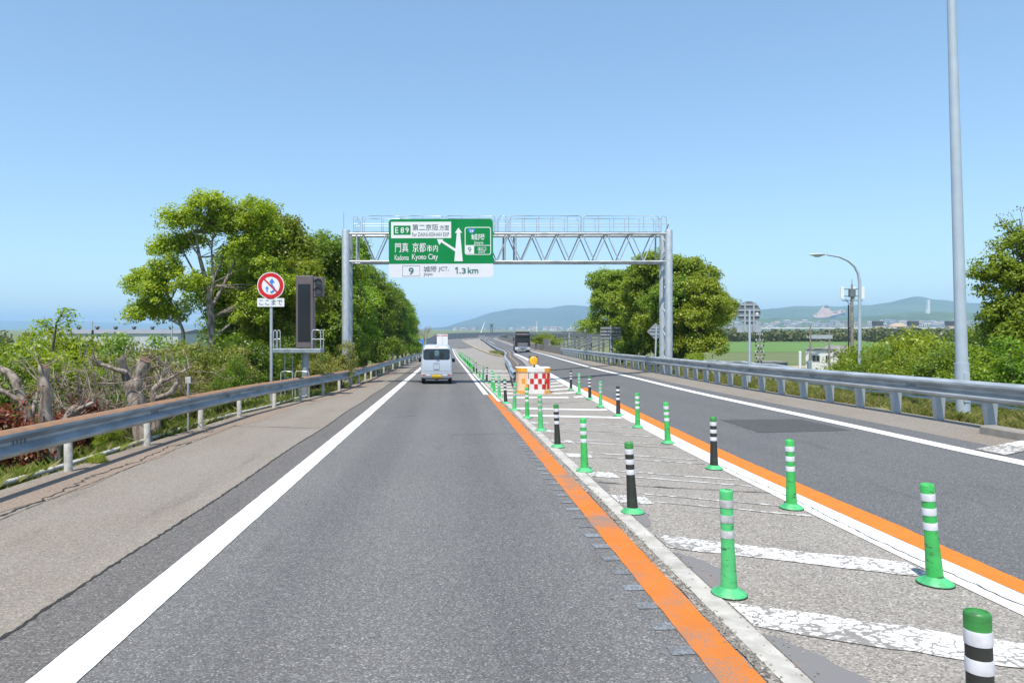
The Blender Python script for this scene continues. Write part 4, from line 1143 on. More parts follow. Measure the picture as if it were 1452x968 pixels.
# dark truck coming towards us
ZB=113.0
M['maroon']=pmat('maroon_black_paint',(.055,.022,.026),(.03,.016,.02),2,.3,coat=.5)
M['chrome']=pmat('chrome_bumper',(.66,.66,.70),(.5,.5,.55),4,.25,.6)
og=empty('truck',P((741-HX)/F*ZB,ZB,0),-.055,label='dark truck with chrome bumper coming towards us on the right carriageway',cat='truck')
zo=0
MB().bevbox((-1.22,.05,.9),(1.22,2.1,2.95),.10).build('cab',M['maroon'],og,40)
MB().prism([(-1.2,2.62),(1.2,2.62),(1.1,3.35),(-1.1,3.35)],.5,1.9).build('roof_deflector',M['maroon'],og)
b=MB(); b.bevbox((-1.22,-.10,2.62),(1.22,.25,2.80),.03); b.build('sun_visor',M['dark'],og)
MB().box((-1.0,.38,2.86),(1.0,.48,3.0)).build('marker_board',M['lamp_clear'],og)
MB().bevbox((-1.1,-.0,1.75),(1.1,.06,2.6),.03).build('windscreen',M['glass'],og)
for sx in (-1,1): MB().tube([(sx*.25,-.02,1.78),(sx*.7,-.02,2.1)],.02,5).build('wiper',M['dark'],og)
gl_=MB().bevbox((-.85,-.02,.98),(.85,.06,1.62),.02).build('grille',M['dark'],og)
for i in range(4): MB().box((-.8,-.06,1.04+i*.145),(.8,-.015,1.10+i*.145)).build('grille_bar',M['chrome'],gl_)
MB().bevbox((-1.24,-.16,.38),(1.24,.3,.92),.06).build('bumper',M['chrome'],og,40)
MB().box((-.5,-.172,.66),(.5,-.15,.78)).build('bumper_slot',M['dark'],og); MB().box((-.18,-.18,.46),(.18,-.161,.60)).build('licence_plate',M['sgreen'],og)
for sx in (-1,1):
    MB().bevbox((sx*.95-.2,-.19,.55),(sx*.95+.2,-.14,.76),.03).build('headlight',M['lamp_clear'],og,40)
    MB().bevbox((sx*1.42-.09,.0,1.9),(sx*1.42+.09,.14,2.45),.03).build('mirror',M['dark'],og,40)
    for y in (1.1,6.6): wheel(og,sx*1.05,y,.5,.3)
MB().bevbox((-1.22,2.25,1.0),(1.22,8.0,3.1),.03).build('cargo_box',M['trim'],og)
MB().box((-1.0,.4,.6),(1.0,7.9,.98)).build('chassis',M['dark'],og)

# ------------------------------------------------------------------ lamps, poles and sign backs
M['poleblue']=pmat('blue_grey_pole',(.48,.55,.62),(.42,.485,.55),2.5,.5,.15)
def on_ground(x,y): return Vector((x,y,float(ground_z(x,y))))
# tall lighting pole, right
ZL=14.6; p=on_ground((1366-HX)/F*ZL,ZL)
lp=empty('light_pole',p,label='tall pale tapered lighting pole close behind the right guardrail',cat='light pole')
tx=-.032*11.2
def lpt(z): return (-.0285*z,0,z)
MB().tube([lpt(-.2),lpt(1.15)],[.128,.128],20).build('base_sleeve',M['poleblue'],lp,50)
MB().tube([lpt(1.15),lpt(3),lpt(6),lpt(9),lpt(11.2)],[.110,.104,.092,.078,.068],20).build('pole',M['poleblue'],lp,60)
MB().lathe([(.26,-.05),(.26,.04)],20).build('base_plate',M['concrete'],lp,40)
MB().box((-.06-.02,-.140,.35),(.05-.02,-.112,.95)).build('hatch',M['poleblue'],lp)
q0=lpt(11.2)
MB().tube([q0,(q0[0]-.1,0,11.9),(q0[0]-.7,0,12.4),(q0[0]-1.9,0,12.55)],[.075,.07,.06,.05],12).build('arm',M['poleblue'],lp,60)
MB().bevbox((q0[0]-2.6,-.15,12.48),(q0[0]-1.8,.15,12.65),.05).build('lamp_head',M['steel'],lp,50)
# curved street lamp
ZS=28.0; p=on_ground((1219-HX)/F*ZS,ZS)
sl=empty('street_lamp',p,label='street lamp with curved arm reaching left beside the antenna mast',cat='street lamp')
def sz_(py): return CAMZ+(HY-py)/F*ZS-p.z
def sx_(px_): return (px_-1219)/F*ZS
pts=[(0,0,-.3),(0,0,1),(0,0,sz_(440)),(sx_(1219),0,sz_(400)),(sx_(1217),0,sz_(388)),(sx_(1212),0,sz_(378)),(sx_(1203),0,sz_(370)),(sx_(1190),0,sz_(364)),(sx_(1172),0,sz_(361))]
MB().tube(pts,[.075,.072,.062,.055,.05,.045,.042,.04,.036],12).build('pole',M['poleblue'],sl,60)
b=MB(); b.lathe([(.02,-.36),(.07,-.25),(.10,0),(.09,.15),(.05,.26)],14,axis='y')
b.v=[(y_+0*x_,x_,z_*.62) for x_,y_,z_ in b.v]
hd=b.build('lamp_head',M['steel'],sl,60); hd.location=(sx_(1160),0,sz_(361))
b=MB().lathe([(.085,-.05),(.075,-.09),(.03,-.11)],14); gls=b.build('lamp_glass',M['lamp_clear'],hd,60); gls.location=(-.03,0,0); gls.scale=(1.9,.9,.9)
MB().bevbox((-.03,-.11,sz_(528)),(.12,.0,sz_(516)),.02).build('control_box',M['poleblue'],sl)
# antenna mast
ZA=105.0; p=on_ground((1208-HX)/F*ZA,ZA)
am=empty('antenna_mast',p,label='mobile phone mast with three white panel antennas',cat='mast')
za=lambda py: CAMZ+(HY-py)/F*ZA-p.z
MB().tube([(0,0,-.2),(0,0,za(428)),(0,0,za(403))],[.26,.2,.12],12).build('mast',M['wall'],am,50)
MB().tube([(-.5,0,0),(-.50,0,za(432))],.11,8).build('cable_duct',M['dark'],am,50)
MB().tube([(0,0,za(403)),(0,0,za(396))],.03,6).build('lightning_rod',M['dark'],am)
for a,x in ((0,-1.55),(1,.55),(2,1.5)):
    MB().bevbox((x-.24,-.3 if a!=1 else .3,za(424)),(x+.24,-.05 if a!=1 else .55,za(407)),.04).build('antenna_panel',M['swhite'],am)
for z in (za(420),za(410),za(426)): MB().tube([(-1.5,-.1,z),(1.5,-.1,z)],.06,6).build('bracket',M['dark'],am)
MB().bevbox((-.4,-.35,za(421)),(.4,.3,za(410)),.05).build('equipment_box',M['trim'],am)
MB().tube([(-1.0,-.1,za(424)),(-.5,-.05,za(430)),(0,0,za(432))],.05,6).build('cable_loop',M['dark'],am,50)
# utility poles by the house
def util(px_,pytop,Z,label,arms,extra=None):
    p=on_ground((px_-HX)/F*Z,Z); g=empty('utility_pole',p,label=label,cat='utility pole')
    zt_=CAMZ+(HY-pytop)/F*Z-p.z
    MB().tube([(0,0,-.3),(0,0,zt_)],[.2,.13],10).build('pole',M['wall'],g,50)
    for dz,w in arms:
        MB().box((-w,-.06,zt_-dz-.06),(w,.06,zt_-dz+.06)).build('crossarm',M['steel'],g)
        for k in np.linspace(-w+.15,w-.15,4): MB().lathe([(.05,0),(.09,.08),(.06,.2)],8,(k,0,zt_-dz+.06)).build('insulator',M['swhite'],g,40)
    return g,zt_
g,zt_=util(1149,461,125,'utility pole at the left corner of the white house',[(.6,.8),(2.2,.7),(5,.9)])
MB().bevbox((-.5,-.35,zt_-8.0),(.1,.25,zt_-6.4),.08).build('transformer',M['steel_dull'],g)
w=(1176-1149)/F*125
MB().box((.15,-.15,zt_-2.4),(w+.5,.15,zt_-1.7)).build('beam',M['steel'],g)
MB().tube([(w,0,-.3),(w,0,zt_-.6)],[.18,.14],10).build('pole',M['wall'],g,50)
MB().tube([(w-2,0,zt_-2.2),(w-.1,0,zt_-4)],.06,6).build('brace',M['steel'],g)
g,zt_=util(1077,466,120,'utility pole full of dark insulators right of the round sign back',[(1.0,.6),(2,.7),(3,.6),(4,.8),(5,.6)])
for z in np.arange(1.3,6,.55):
    for sx in (-1,1): MB().lathe([(.08,0),(.15,.12),(.1,.3)],8,(sx*(.5+.25*math.sin(z*3)),-.1,zt_-z)).build('insulator',M['dark'],g,40)
# white marker post
p=on_ground((1134.5-HX)/F*24,24); g=empty('marker_post',p,label='short plain white post standing up behind the right guardrail',cat='post')
MB().lathe([(.045,-.2),(.045,CAMZ+(HY-498.5)/F*24-p.z),(.03,CAMZ+(HY-498)/F*24-p.z)],12).build('post',M['swhite'],g,40)
# backs of the signs facing the oncoming lane
M['backgrey']=pmat('sign_back_grey',(.33,.35,.37),(.25,.27,.29),3,.55,.2)
M['backdark']=pmat('sign_back_dark',(.22,.23,.25),(.16,.17,.19),3,.6,.1)
Z=26.0; p=on_ground((1062-HX)/F*Z,Z)
g=empty('road_sign',p,label='back of a round sign with grid of braces and a plate below, right verge',cat='sign')
f_=lambda py: CAMZ+(HY-py)/F*Z-p.z
zc_=f_(443.5); r=.43
MB().tube([(0,-.06,-.3),(0,-.06,zc_+.1)],.045,10).build('pole',M['poleblue'],g,50)
MB().lathe([(r,0),(r,.02)],36,(0,0,zc_),axis='y').build('disc',M['backdark'],g,40)
for dx in (-.16,.16): MB().box((dx-.03,-.045,f_(470)),(dx+.03,-.003,zc_+.39)).build('brace',M['steel'],g)
for dz in (-.3,-.1,.1,.3):
    hw=math.sqrt(r*r-dz*dz)*.95; MB().box((-hw,-.03,zc_+dz-.03),(hw,-.004,zc_+dz+.03)).build('brace',M['steel'],g)
pl=MB().box((-.44,.0,f_(471)),(.44,.02,f_(462))).build('plate',M['steel'],g)
MB().lathe([(.05,0),(.05,.01)],10,(.3,-.005,zc_-.02),axis='y').build('sticker',M['swhite'],g,40)
Z=39.0; p=on_ground((930-HX)/F*Z,Z)
g=empty('road_sign',p,label='back of a diamond warning sign left of the right gantry post',cat='sign')
f_=lambda py: CAMZ+(HY-py)/F*Z-p.z; zc_=f_(470); r=.49
MB().tube([(-.08,-.06,-.3),(.02,-.05,zc_+.3)],.045,10).build('pole',M['poleblue'],g,50)
MB().prism([(0,zc_-r),(r,zc_),(0,zc_+r),(-r,zc_)],0,.02).build('board',M['backgrey'],g)
for dz in (-.16,0.06,.2): MB().box((-(r-abs(dz))*.9,-.03,zc_+dz-.03),((r-abs(dz))*.9,-.003,zc_+dz+.03)).build('brace',M['steel'],g)
Z=50.0; p=on_ground((866-HX)/F*Z,Z)
g=empty('road_sign',p,label='back of a rectangular sign on a pole in front of right hand trees',cat='sign')
f_=lambda py: CAMZ+(HY-py)/F*Z-p.z
MB().tube([(0,-.08,-.3),(0,-.08,f_(461.5))],.06,10).build('pole',M['poleblue'],g,50)
for i in range(4):
    z0=f_(482)+i*(f_(463)-f_(482))/4; MB().box((-.72,0,z0+.012),(.72,.03,z0+(f_(463)-f_(482))/4-.012)).build('slat_board',M['backdark'],g)
    MB().box((-.72,-.035,z0+.08),(.72,-.002,z0+.15)).build('brace',M['steel'],g)
MB().bevbox((-.06,-.2,f_(494)),(.06,-.14,f_(490)),.01).build('clamp',M['steel'],g)
# small signs on the left far side
Z=62.0; p=P(-4.75,Z,-.1); g=empty('kilometre_post',p,label='small white plate sign on a thin post behind the left guardrail ahead',cat='sign')
MB().tube([(0,0,-.2),(0,0,1.35)],.025,6).build('post',M['steel'],g); MB().box((-.22,-.03,1.2),(.22,-.005,1.5)).build('plate',M['swhite'],g)
Z=128.0; p=P(-5.3,Z,-.1); g=empty('road_sign',p,label='small blue sign beside the road just left of the van',cat='sign')
MB().prism(rrect(-1.0,1.0,1.6,2.9,.08),-.06,-.02).build('board',M['sblue'],g)
MB().prism([(-.7,1.95),(.2,1.95),(.2,1.8),(.7,2.2),(.2,2.6),(.2,2.45),(-.7,2.45)],-.07,-.061).build('arrow',M['swhite'],g)
for sx in (-.6,.6): MB().tube([(sx,0,-.2),(sx,0,2.8)],.04,6).build('post',M['steel'],g)

# ------------------------------------------------------------------ buildings
def house(name,loc,w,d,h,roof,walls,roofm,label,cat,group=None,windows=(),flatroof=False,rz=0):
    g=empty(name,loc,rz,label,cat,group)
    MB().box((-w/2,0,-.3),(w/2,d,h)).build('wall',walls,g)
    if flatroof: MB().box((-w/2-.15,-.15,h+.005),(w/2+.15,d+.15,h+.25)).build('roof',roofm,g)
    else:
        b=MB(); b.add([(-w/2-.4,-.4,h-.05),(w/2+.4,-.4,h-.05),(w/2+.4,d+.4,h-.05),(-w/2-.4,d+.4,h-.05),(-w/2-.2,d/2,h+roof),(w/2+.2,d/2,h+roof)],[(0,1,5,4),(2,3,4,5),(1,2,5),(3,0,4),(3,2,1,0)]); b.build('roof',roofm,g)
    for x0,x1,z0,z1 in windows:
        f=MB().box((x0-.07,-.05,z0-.07),(x1+.07,-.003,z1+.07)).build('window',M['steel'],g)
        xm=(x0+x1)/2
        MB().box((x0,-.062,z0),(xm-.03,-.051,z1)).build('pane',M['glass'],f); MB().box((xm+.03,-.062,z0),(x1,-.051,z1)).build('pane',M['glass'],f)
    return g
M['stucco']=pmat('white_stucco',(.74,.74,.73),(.66,.65,.64),.6,.8)
M['roofgrey']=pmat('grey_roof',(.26,.25,.24),(.18,.17,.165),.8,.8)
house('white_house',((1162-HX)/F*126,126,PLAIN),4.4,6,4.0,.6,M['stucco'],M['roofgrey'],'flat roofed white house below the embankment behind the right guardrail','house',windows=[(-1.1,.0,2.0,3.0),(1.0,1.5,1.9,3.0)],flatroof=True,rz=-.47)
house('white_house',((1195-HX)/F*125,125,PLAIN),5.0,6,3.6,1.2,M['stucco'],M['roofgrey'],'gable roofed white house adjoining the flat roofed one','house',windows=[(-.6,.4,2.4,2.9),(1.4,1.8,2.0,2.6),(-2.2,-1.7,1.6,2.6)],rz=-.50)
house('shed',((1099-HX)/F*130,130,PLAIN),4.6,3,1.5,.2,pmat('green_tin',(.05,.14,.11),(.04,.10,.08),1,.6),M['roofgrey'],'low dark green shed beside the field','shed',flatroof=True)
wh=house('warehouse',((150-HX)/F*215,215,PLAIN),44,30,6.4,1.2,pmat('pale_cladding',(.52,.54,.55),(.44,.46,.48),.3,.7),pmat('pale_roof',(.22,.23,.25),(.18,.19,.21),.3,.8),'long pale grey roofed warehouse behind the left shrubs','warehouse')
for k in range(6): MB().lathe([(.5,0),(.5,.5),(.9,.6),(.6,1.0)],8,(-16+k*6,15,7.55)).build('roof_vent',M['dark'],wh,40)
p=on_ground((131-HX)/F*90,90); g=empty('utility_pole',p,label='thin pole rising above the left shrubs in front of the warehouse',cat='utility pole')
MB().tube([(0,0,0),(0,0,CAMZ+(HY-455)/F*90-p.z)],.09,8).build('pole',M['steel'],g); MB().tube([(.05,-.05,0),(.05,-.05,CAMZ+(HY-468)/F*90-p.z)],.14,8).build('sleeve',M['dark'],g)
ZQ=70; p=on_ground((252-HX)/F*ZQ,ZQ); g=empty('street_lamp',p,label='street lamp with short arm half hidden by the tall left tree',cat='street lamp')
zz=CAMZ+(HY-431)/F*ZQ-p.z
MB().tube([(-.5,0,0),(-.6,0,zz-.3),(-.2,0,zz),(1.0,0,zz+.05)],.06,8).build('pole',M['steel'],g,60); MB().bevbox((.8,-.12,zz-.02),(1.4,.12,zz+.12),.04).build('lamp_head',M['steel'],g)

# far town
hm=[]
wallc=[(.62,.60,.57),(.72,.70,.68),(.50,.46,.42),(.66,.58,.50)]; roofc=[(.20,.20,.22),(.28,.22,.19),(.16,.18,.21),(.34,.33,.33)]
for i in range(4):
    b=MB(); w,d,h=9,8,5.5
    b.box((-w/2,0,-3),(w/2,d,h),0); b.add([(-w/2-.4,-.4,h),(w/2+.4,-.4,h),(w/2+.4,d+.4,h),(-w/2-.4,d+.4,h),(-w/2,d/2,h+2.4),(w/2,d/2,h+2.4)],[(0,1,5,4),(2,3,4,5),(1,2,5),(3,0,4)],1)
    for wx in (-3,-.2,2.4): b.box((wx,-.06,.9),(wx+1.5,-.01,2.2),2); b.box((wx,-.06,3.5),(wx+1.5,-.01,4.8),2)
    hm.append(b.mesh('town_house',[pmat('house_wall',wallc[i],None,.3,.8),pmat('house_roof',roofc[i],None,.4,.7),M['glass']]))
rt=np.random.default_rng(12); cnt=0
for _ in range(2000):
    if cnt>=230: break
    px_=rt.uniform(1015,1475); Z=rt.uniform(1900,2900)
    x=(px_-HX)/F*Z; z=max(PLAIN,hill_z(x,Z)) if Z>2200 else PLAIN
    py=HY-(z-CAMZ)/Z*F
    if not(452<py<467.5) or (py<458 and rt.random()<.8): continue
    o=link('town_house',hm[rt.integers(4)]); o.location=(x,Z,z); o.rotation_euler=(0,0,rt.uniform(-.6,.6)); sc=rt.uniform(1.1,2.0); o.scale=(sc*1.2,sc,sc)
    tag(o,'one of the tiny houses of the far town below the green hills','house','houses of the far town'); cnt+=1
for i in range(60):
    px_=rt.uniform(640,1015); Z=rt.uniform(2600,4600); x=(px_-HX)/F*Z
    o=link('town_house',hm[rt.integers(4)]); o.location=(x,Z,PLAIN); o.rotation_euler=(0,0,rt.uniform(-.6,.6)); sc=rt.uniform(1.0,1.9); o.scale=(sc*1.3,sc,sc*1.2)
    tag(o,'one of the tiny far houses on the plain below the blue mountain','house','far houses below the blue mountain')
aw=pmat('apartment_wall',(.66,.62,.58),(.58,.54,.5),.1,.8)
for i,(px_,w,h,Z) in enumerate(((1204,26,24,1700),(1222,22,20,1720),(1262,30,18,1900),(1290,34,17,2000))):
    g=empty('apartment_block',((px_-HX)/F*Z,Z,PLAIN),label=['pale apartment block behind the antenna mast','apartment block just right of the antenna mast','wide low apartment block in the middle of the far town','brownish apartment block right of the wide low one'][i],cat='building')
    MB().box((-w/2,0,-.3),(w/2,14,h)).build('wall',aw,g); MB().box((-w/2-.5,-.5,h+.01),(w/2+.5,14.5,h+1)).build('roof',M['roofgrey'],g)
    for fl in range(int(h/3)):
        MB().box((-w/2+1,-.3,fl*3+1.2),(w/2-1,-.02,fl*3+2.5)).build('window',M['glass'],g)
p=at(1316,425,3080); zt_=p.z; zg=hill_z(p.x,3080)
g=empty('tower',(p.x,3080,zg-5),label='slim white tower on the green hillside at right',cat='tower')
MB().box((-4.5,-6,0),(4.5,6,zt_-zg+5)).build('shaft',M['stucco'],g); MB().box((-10,-6.5,0),(-4.51,6,(zt_-zg+5)*.3)).build('annex',M['stucco'],g)
# river bridge with gate houses
ZR=1100
bo=empty('road_bridge',((1200-HX)/F*ZR,ZR,PLAIN),label='long pale low bridge crossing the plain before the town',cat='bridge')
MB().box((-160,-4,8.0),(190,4,9.6)).build('deck',M['stucco'],bo); 
for k in range(-4,5): MB().box((k*38-2,-3,-.2),(k*38+2,3,7.99)).build('pier',M['wall'],bo)
for i,px_ in enumerate((1244.5,1294.5,1348)):
    g=empty('gate_tower',((px_-HX)/F*1050,1050,PLAIN),label='%s of the three brown roofed gate towers on the river'%['leftmost','middle one','rightmost'][i],cat='tower')
    MB().box((-5.5,-4,-.2),(5.5,4,12.6)).build('shaft',pmat('gate_wall',(.66,.52,.40),(.58,.45,.35),.2,.8),g); MB().box((-6,-4.5,12.61),(6,4.5,18.6)).build('control_room',pmat('gate_room',(.10,.075,.06),(.07,.05,.045),.3,.7),g); MB().box((-6.4,-4.9,18.61),(6.4,4.9,19.4)).build('roof',M['roofgrey'],g)
    for k in range(4): MB().box((-5+k*2.7,-4.6,14.2),(-3.2+k*2.7,-4.51,16.6)).build('window',M['glass'],g)
# dome-roofed hall
g=empty('domed_hall',((1273-HX)/F*1150,1150,PLAIN),label='low brown domed hall between two gate towers',cat='building')
MB().box((-13,-8,-.2),(13,8,11)).build('wall',pmat('hall_wall',(.5,.38,.26),None,.2,.8),g); b=MB().lathe([(13,0),(11.5,3),(7,5.2),(1,6)],20,(0,0,11)); b.build('dome',pmat('hall_roof',(.46,.34,.22),None,.2,.8),g,40)
# steel works / frames beyond the right parapet
fm=pmat('old_steel',(.15,.165,.185),(.11,.12,.135),1,.7)
for i,(px_,Z,w,h) in enumerate(((822,150,5,5.2),(838,165,6,4.6),(855,175,7,5.6),(815,210,9,5))):
    x=(px_-HX)/F*Z; g=empty('steel_frame',(x,Z,float(ground_z(x,Z))),label=['nearest','second','third','farthest'][i]+' of the open steel frames beyond the right parapet',cat='steel frame',group='steel frames beyond the parapet')
    hh=CAMZ-float(ground_z(x,Z))-.6-i*.3
    for xx in (-w/2,0,w/2):
        for yy in (0,5): MB().box((xx-.12,yy-.12,-.2),(xx+.12,yy+.12,hh)).build('post',fm,g)
    for yy in (0,5):
        for z in (hh-.15,hh-1.6): MB().box((-w/2-.5,yy-.1,z),(w/2+.5,yy+.1,z+.2)).build('beam',fm,g)
        MB().tube([(-w/2,yy,hh-3.6),(w/2,yy,hh-1.7)],.12,6).build('brace',fm,g)
    MB().tube([(-w/2,-.4,hh-4.4),(w/2,-.4,hh-2.2)],.16,6).build('stair_stringer',fm,g)
# far pylon, crane and thin poles
for i,(px_,pt,Z,wd,col) in enumerate(((697,459,800,2.2,'backdark'),(681,456,900,.9,'stucco'),(664,465,420,.25,'steel'),(652,466,380,.25,'steel'),(761,455,700,.5,'stucco'),(807,462,300,.35,'steel'),(805,466,500,.5,'stucco'))):
    x=(px_-HX)/F*Z; g=empty('far_mast',(x,Z,PLAIN),label=['dark slim far mast above the bend','leaning pale far crane mast left of the dark one','thin lamp post on the far bend','thin lamp post left on the far bend','thin pale far mast right of the dark one','thin lamp post by the right parapet','pale far mast behind the parapet bush'][i],cat='mast')
    t=CAMZ+(HY-pt)/F*Z-PLAIN; ln=(6 if i==1 else 0)
    MB().tube([(0,0,0),(ln*.5,0,t*.5),(ln,0,t)],[wd,wd*.8,wd*.5],8).build('mast',M[col],g)
    MB().box((ln-wd*1.2,-wd,t-.6*wd),(ln+wd*1.2,wd,t)).build('top',M[col],g)
# ------------------------------------------------------------------ foliage
def leaf_mesh(name,cent,nrm,size,mat,rg,aspect=.55,jit=.35):
    n=len(cent); nrm=nrm/np.maximum(np.linalg.norm(nrm,axis=1,keepdims=True),1e-6)
    t=rg.normal(size=(n,3)); t-=nrm*np.sum(t*nrm,1,keepdims=True); t/=np.maximum(np.linalg.norm(t,axis=1,keepdims=True),1e-6)
    b=np.cross(nrm,t); L=(size*rg.uniform(1-jit,1+jit,n))[:,None]; W=L*aspect
    v=np.empty((n,4,3)); v[:,0]=cent-t*L/2; v[:,1]=cent+b*W/2+t*L*.08; v[:,2]=cent+t*L/2-nrm*L*.12; v[:,3]=cent-b*W/2+t*L*.08
    me=bpy.data.meshes.new(name); me.vertices.add(4*n); me.vertices.foreach_set('co',v.reshape(-1).astype(np.float32))
    me.loops.add(4*n); me.loops.foreach_set('vertex_index',np.arange(4*n,dtype=np.int32))
    me.polygons.add(n); me.polygons.foreach_set('loop_start',np.arange(0,4*n,4,dtype=np.int32))
    try: me.polygons.foreach_set('loop_total',np.full(n,4,dtype=np.int32))
    except Exception: pass
    me.materials.append(mat); me.update(calc_edges=True); return me
def unit(rg,n):
    d=rg.normal(size=(n,3)); return d/np.linalg.norm(d,axis=1,keepdims=True)
def crown_points(lobes,nclump,per,cr,rg,shell=.62,flat=.75,up=.55,zmin=None):
    lobes=np.array(lobes,float); vol=lobes[:,3]*lobes[:,4]*lobes[:,5]; vol=vol**.8; pr=vol/vol.sum()
    idx=rg.choice(len(lobes),nclump,p=pr); d=unit(rg,nclump); d[:,2]=np.where(d[:,2]<-.45,-d[:,2]*.6,d[:,2])
    rad=shell+(1-shell)*rg.random(nclump)**.6; inner=rg.random(nclump)<.15; rad[inner]*=rg.uniform(.35,.9,inner.sum())
    c=lobes[idx,:3]+d*lobes[idx,3:6]*rad[:,None]
    crs=cr*rg.uniform(.6,1.35,nclump)
    k=per; off=unit(rg,nclump*k)*(rg.random(nclump*k)**.45)[:,None]; off[:,2]*=flat
    cc_=np.repeat(c,k,0)+off*np.repeat(crs,k)[:,None]
    dd=np.repeat(d,k,0)
    nr=rg.normal(size=(nclump*k,3))*.55+off*.5+dd*.45; nr[:,2]+=up
    if zmin is not None:
        keep=cc_[:,2]>zmin; cc_,nr=cc_[keep],nr[keep]
    return c,cc_,nr
def limbs(b,base,h,r,targets,rg,lean=(0,0),fork=.45,mat=0):
    tr=[]; n=6
    top=Vector((lean[0],lean[1],h))
    for i in range(n+1):
        t=i/n; tr.append(Vector((lean[0]*t+rg.normal()*.05*h*.12*(0<i),lean[1]*t+rg.normal()*.05*h*.12*(0<i),-.3+(h+.3)*t)))
    b.tube(tr,[r*(1-.62*i/n)*(1.25 if i==0 else 1) for i in range(n+1)],9,mat)
    for tg_ in targets:
        t0=rg.uniform(fork,.95); i=int(t0*n); p0=tr[i].lerp(tr[min(i+1,n)],t0*n-i); p1=Vector(tg_)
        mid=p0.lerp(p1,.5)+Vector((rg.normal()*.15,rg.normal()*.15,.12*(p1-p0).length))
        r0=r*(1-.6*t0)*.55
        b.tube([p0,p0.lerp(mid,.5)+Vector((rg.normal()*.06,rg.normal()*.06,0)),mid,p1],[r0,r0*.75,r0*.5,r0*.18],6,mat)
def make_tree(name,lobes,h,r,mat,bark,seed,nclump,per,cr,leaf,lean=(0,0),nb=16,shell=.62,up=.55):
    rg=np.random.default_rng(seed)
    c,p,nr=crown_points(lobes,nclump,per,cr,rg,shell,up=up)
    b=MB(); limbs(b,None,h,r,[c[i] for i in rg.choice(len(c),min(nb,len(c)),replace=False)],rg,lean)
    return b.mesh('trunk',bark,60), leaf_mesh('crown',p,nr,leaf,mat,rg)
def place_tree(name,meshes,loc,rz,sc,label,cat,group=None):
    g=empty(name,loc,rz,label,cat,group); g.scale=(sc,sc,sc) if not hasattr(sc,'__len__') else sc
    link('trunk',meshes[0],g); link('crown',meshes[1],g); return g

# tall airy tree on the left (camphor)
ZT1=30.0
base=on_ground((298-HX)/F*ZT1,ZT1)
def T1(px_,py,dy=0): return ((px_-298)/F*ZT1,dy,CAMZ+(HY-py)/F*ZT1-base.z)
lob=[]
for px_,py,rx,rz_,dy in ((300,296,1.0,.75,0),(350,300,.95,.75,.5),(262,318,1.05,.8,-.4),(325,318,1.3,.7,.8),(240,352,.85,.75,.2),(265,340,.7,.6,1.),(210,402,.95,.75,.2),(235,385,.8,.7,-.3),(205,445,.9,.6,.1),(240,445,.8,.55,.3),(225,420,.7,.6,-.5),(340,352,1.0,.8,.6),(365,380,1.0,1.0,.7),(330,400,.8,.7,1.2),(280,405,.7,.6,-.8),(365,330,.9,.8,1.),(345,440,1.1,1.0,1.0),(390,420,1.2,1.1,1.0)):
    x,y,z=T1(px_,py,dy); lob.append((x,y,z,rx,rx*1.05,rz_))
rg=np.random.default_rng(21)
c,p_,nr=crown_points(lob,820,92,.36,rg,.45,up=.6)
b=MB()
trunk=[T1(302,560),T1(300,500),T1(299,450),T1(294,405),T1(283,365),T1(277,330)]
b.tube(trunk,[.20,.17,.15,.11,.075,.035],10)
for pts,r0 in (([T1(297,430),T1(303,395),T1(300,355),T1(303,320)],.08),([T1(298,440),T1(318,395,.3),T1(332,360,.5),T1(348,320,.5)],.085),([T1(296,415),T1(275,385),T1(258,350,-.2),T1(248,335)],.06),([T1(300,480),T1(345,440,.6),T1(365,400,.8)],.06),([T1(303,395),T1(318,350,.4),T1(328,318,.6)],.05),([T1(283,365),T1(268,335,-.3),T1(258,318)],.04),([T1(300,355),T1(285,320),T1(270,300)],.035)):
    b.tube(pts,[r0*(1-.75*i/(len(pts)-1)) for i in range(len(pts))],7)
second=[T1(258,520,.3),T1(256,470,.3),T1(246,440,.2),T1(232,410,.1),T1(218,385,.1)]
b.tube(second,[.09,.075,.055,.04,.02],7); b.tube([T1(254,462,.3),T1(238,452),T1(215,440)],[.04,.03,.012],6); b.tube([T1(240,425,.2),T1(252,405),T1(258,390)],[.035,.025,.01],6)
for i in rg.choice(len(c),70,replace=False):
    q=Vector(c[i]); cand=min(trunk[2:]+second[1:],key=lambda w:(Vector(w)-q).length); w=Vector(cand)
    if (w-q).length<3.2: b.tube([w,w.lerp(q,.5)+Vector((0,0,.1)),q],[.022,.014,.006],5)
g=empty('broadleaf_tree',base,0,'tallest airy tree on the left with sky showing between its branches','tree')
link('trunk',b.mesh('trunk',M['bark'],60),g); link('crown',leaf_mesh('crown',p_,nr,.118,M['leaf_lime'],rg),g)

# row of dense trees along the left
def dense(seed,hgt,wid,mat,leaf=.13,nc=900,per=72,cr=.40,low=.2):
    rg=np.random.default_rng(seed); lobes=[]
    for _ in range(16):
        t=rg.uniform(low,1); w=wid*(.55+.45*math.sin(PI*min(1,t*.85+.12)))
        a=rg.uniform(0,6.28); d=rg.uniform(.2,.75)*w
        if t>.85: d*=.6
        lobes.append((d*math.cos(a),d*math.sin(a),hgt*t*.9,rg.uniform(.32,.5)*wid,rg.uniform(.32,.5)*wid,rg.uniform(.10,.16)*hgt))
    lobes.append((0,0,hgt*.5,wid*.6,wid*.6,hgt*.35))
    return make_tree('t',lobes,hgt*.8,.16,mat,M['bark_dark'],seed,nc,per,cr,leaf,nb=20,shell=.7)
V=[dense(31,8.4,2.6,M['leaf_mid']),dense(32,8.0,2.4,M['leaf_bright']),dense(33,8.2,2.5,M['leaf_dark']),dense(34,7.6,2.5,M['leaf_mid'])]
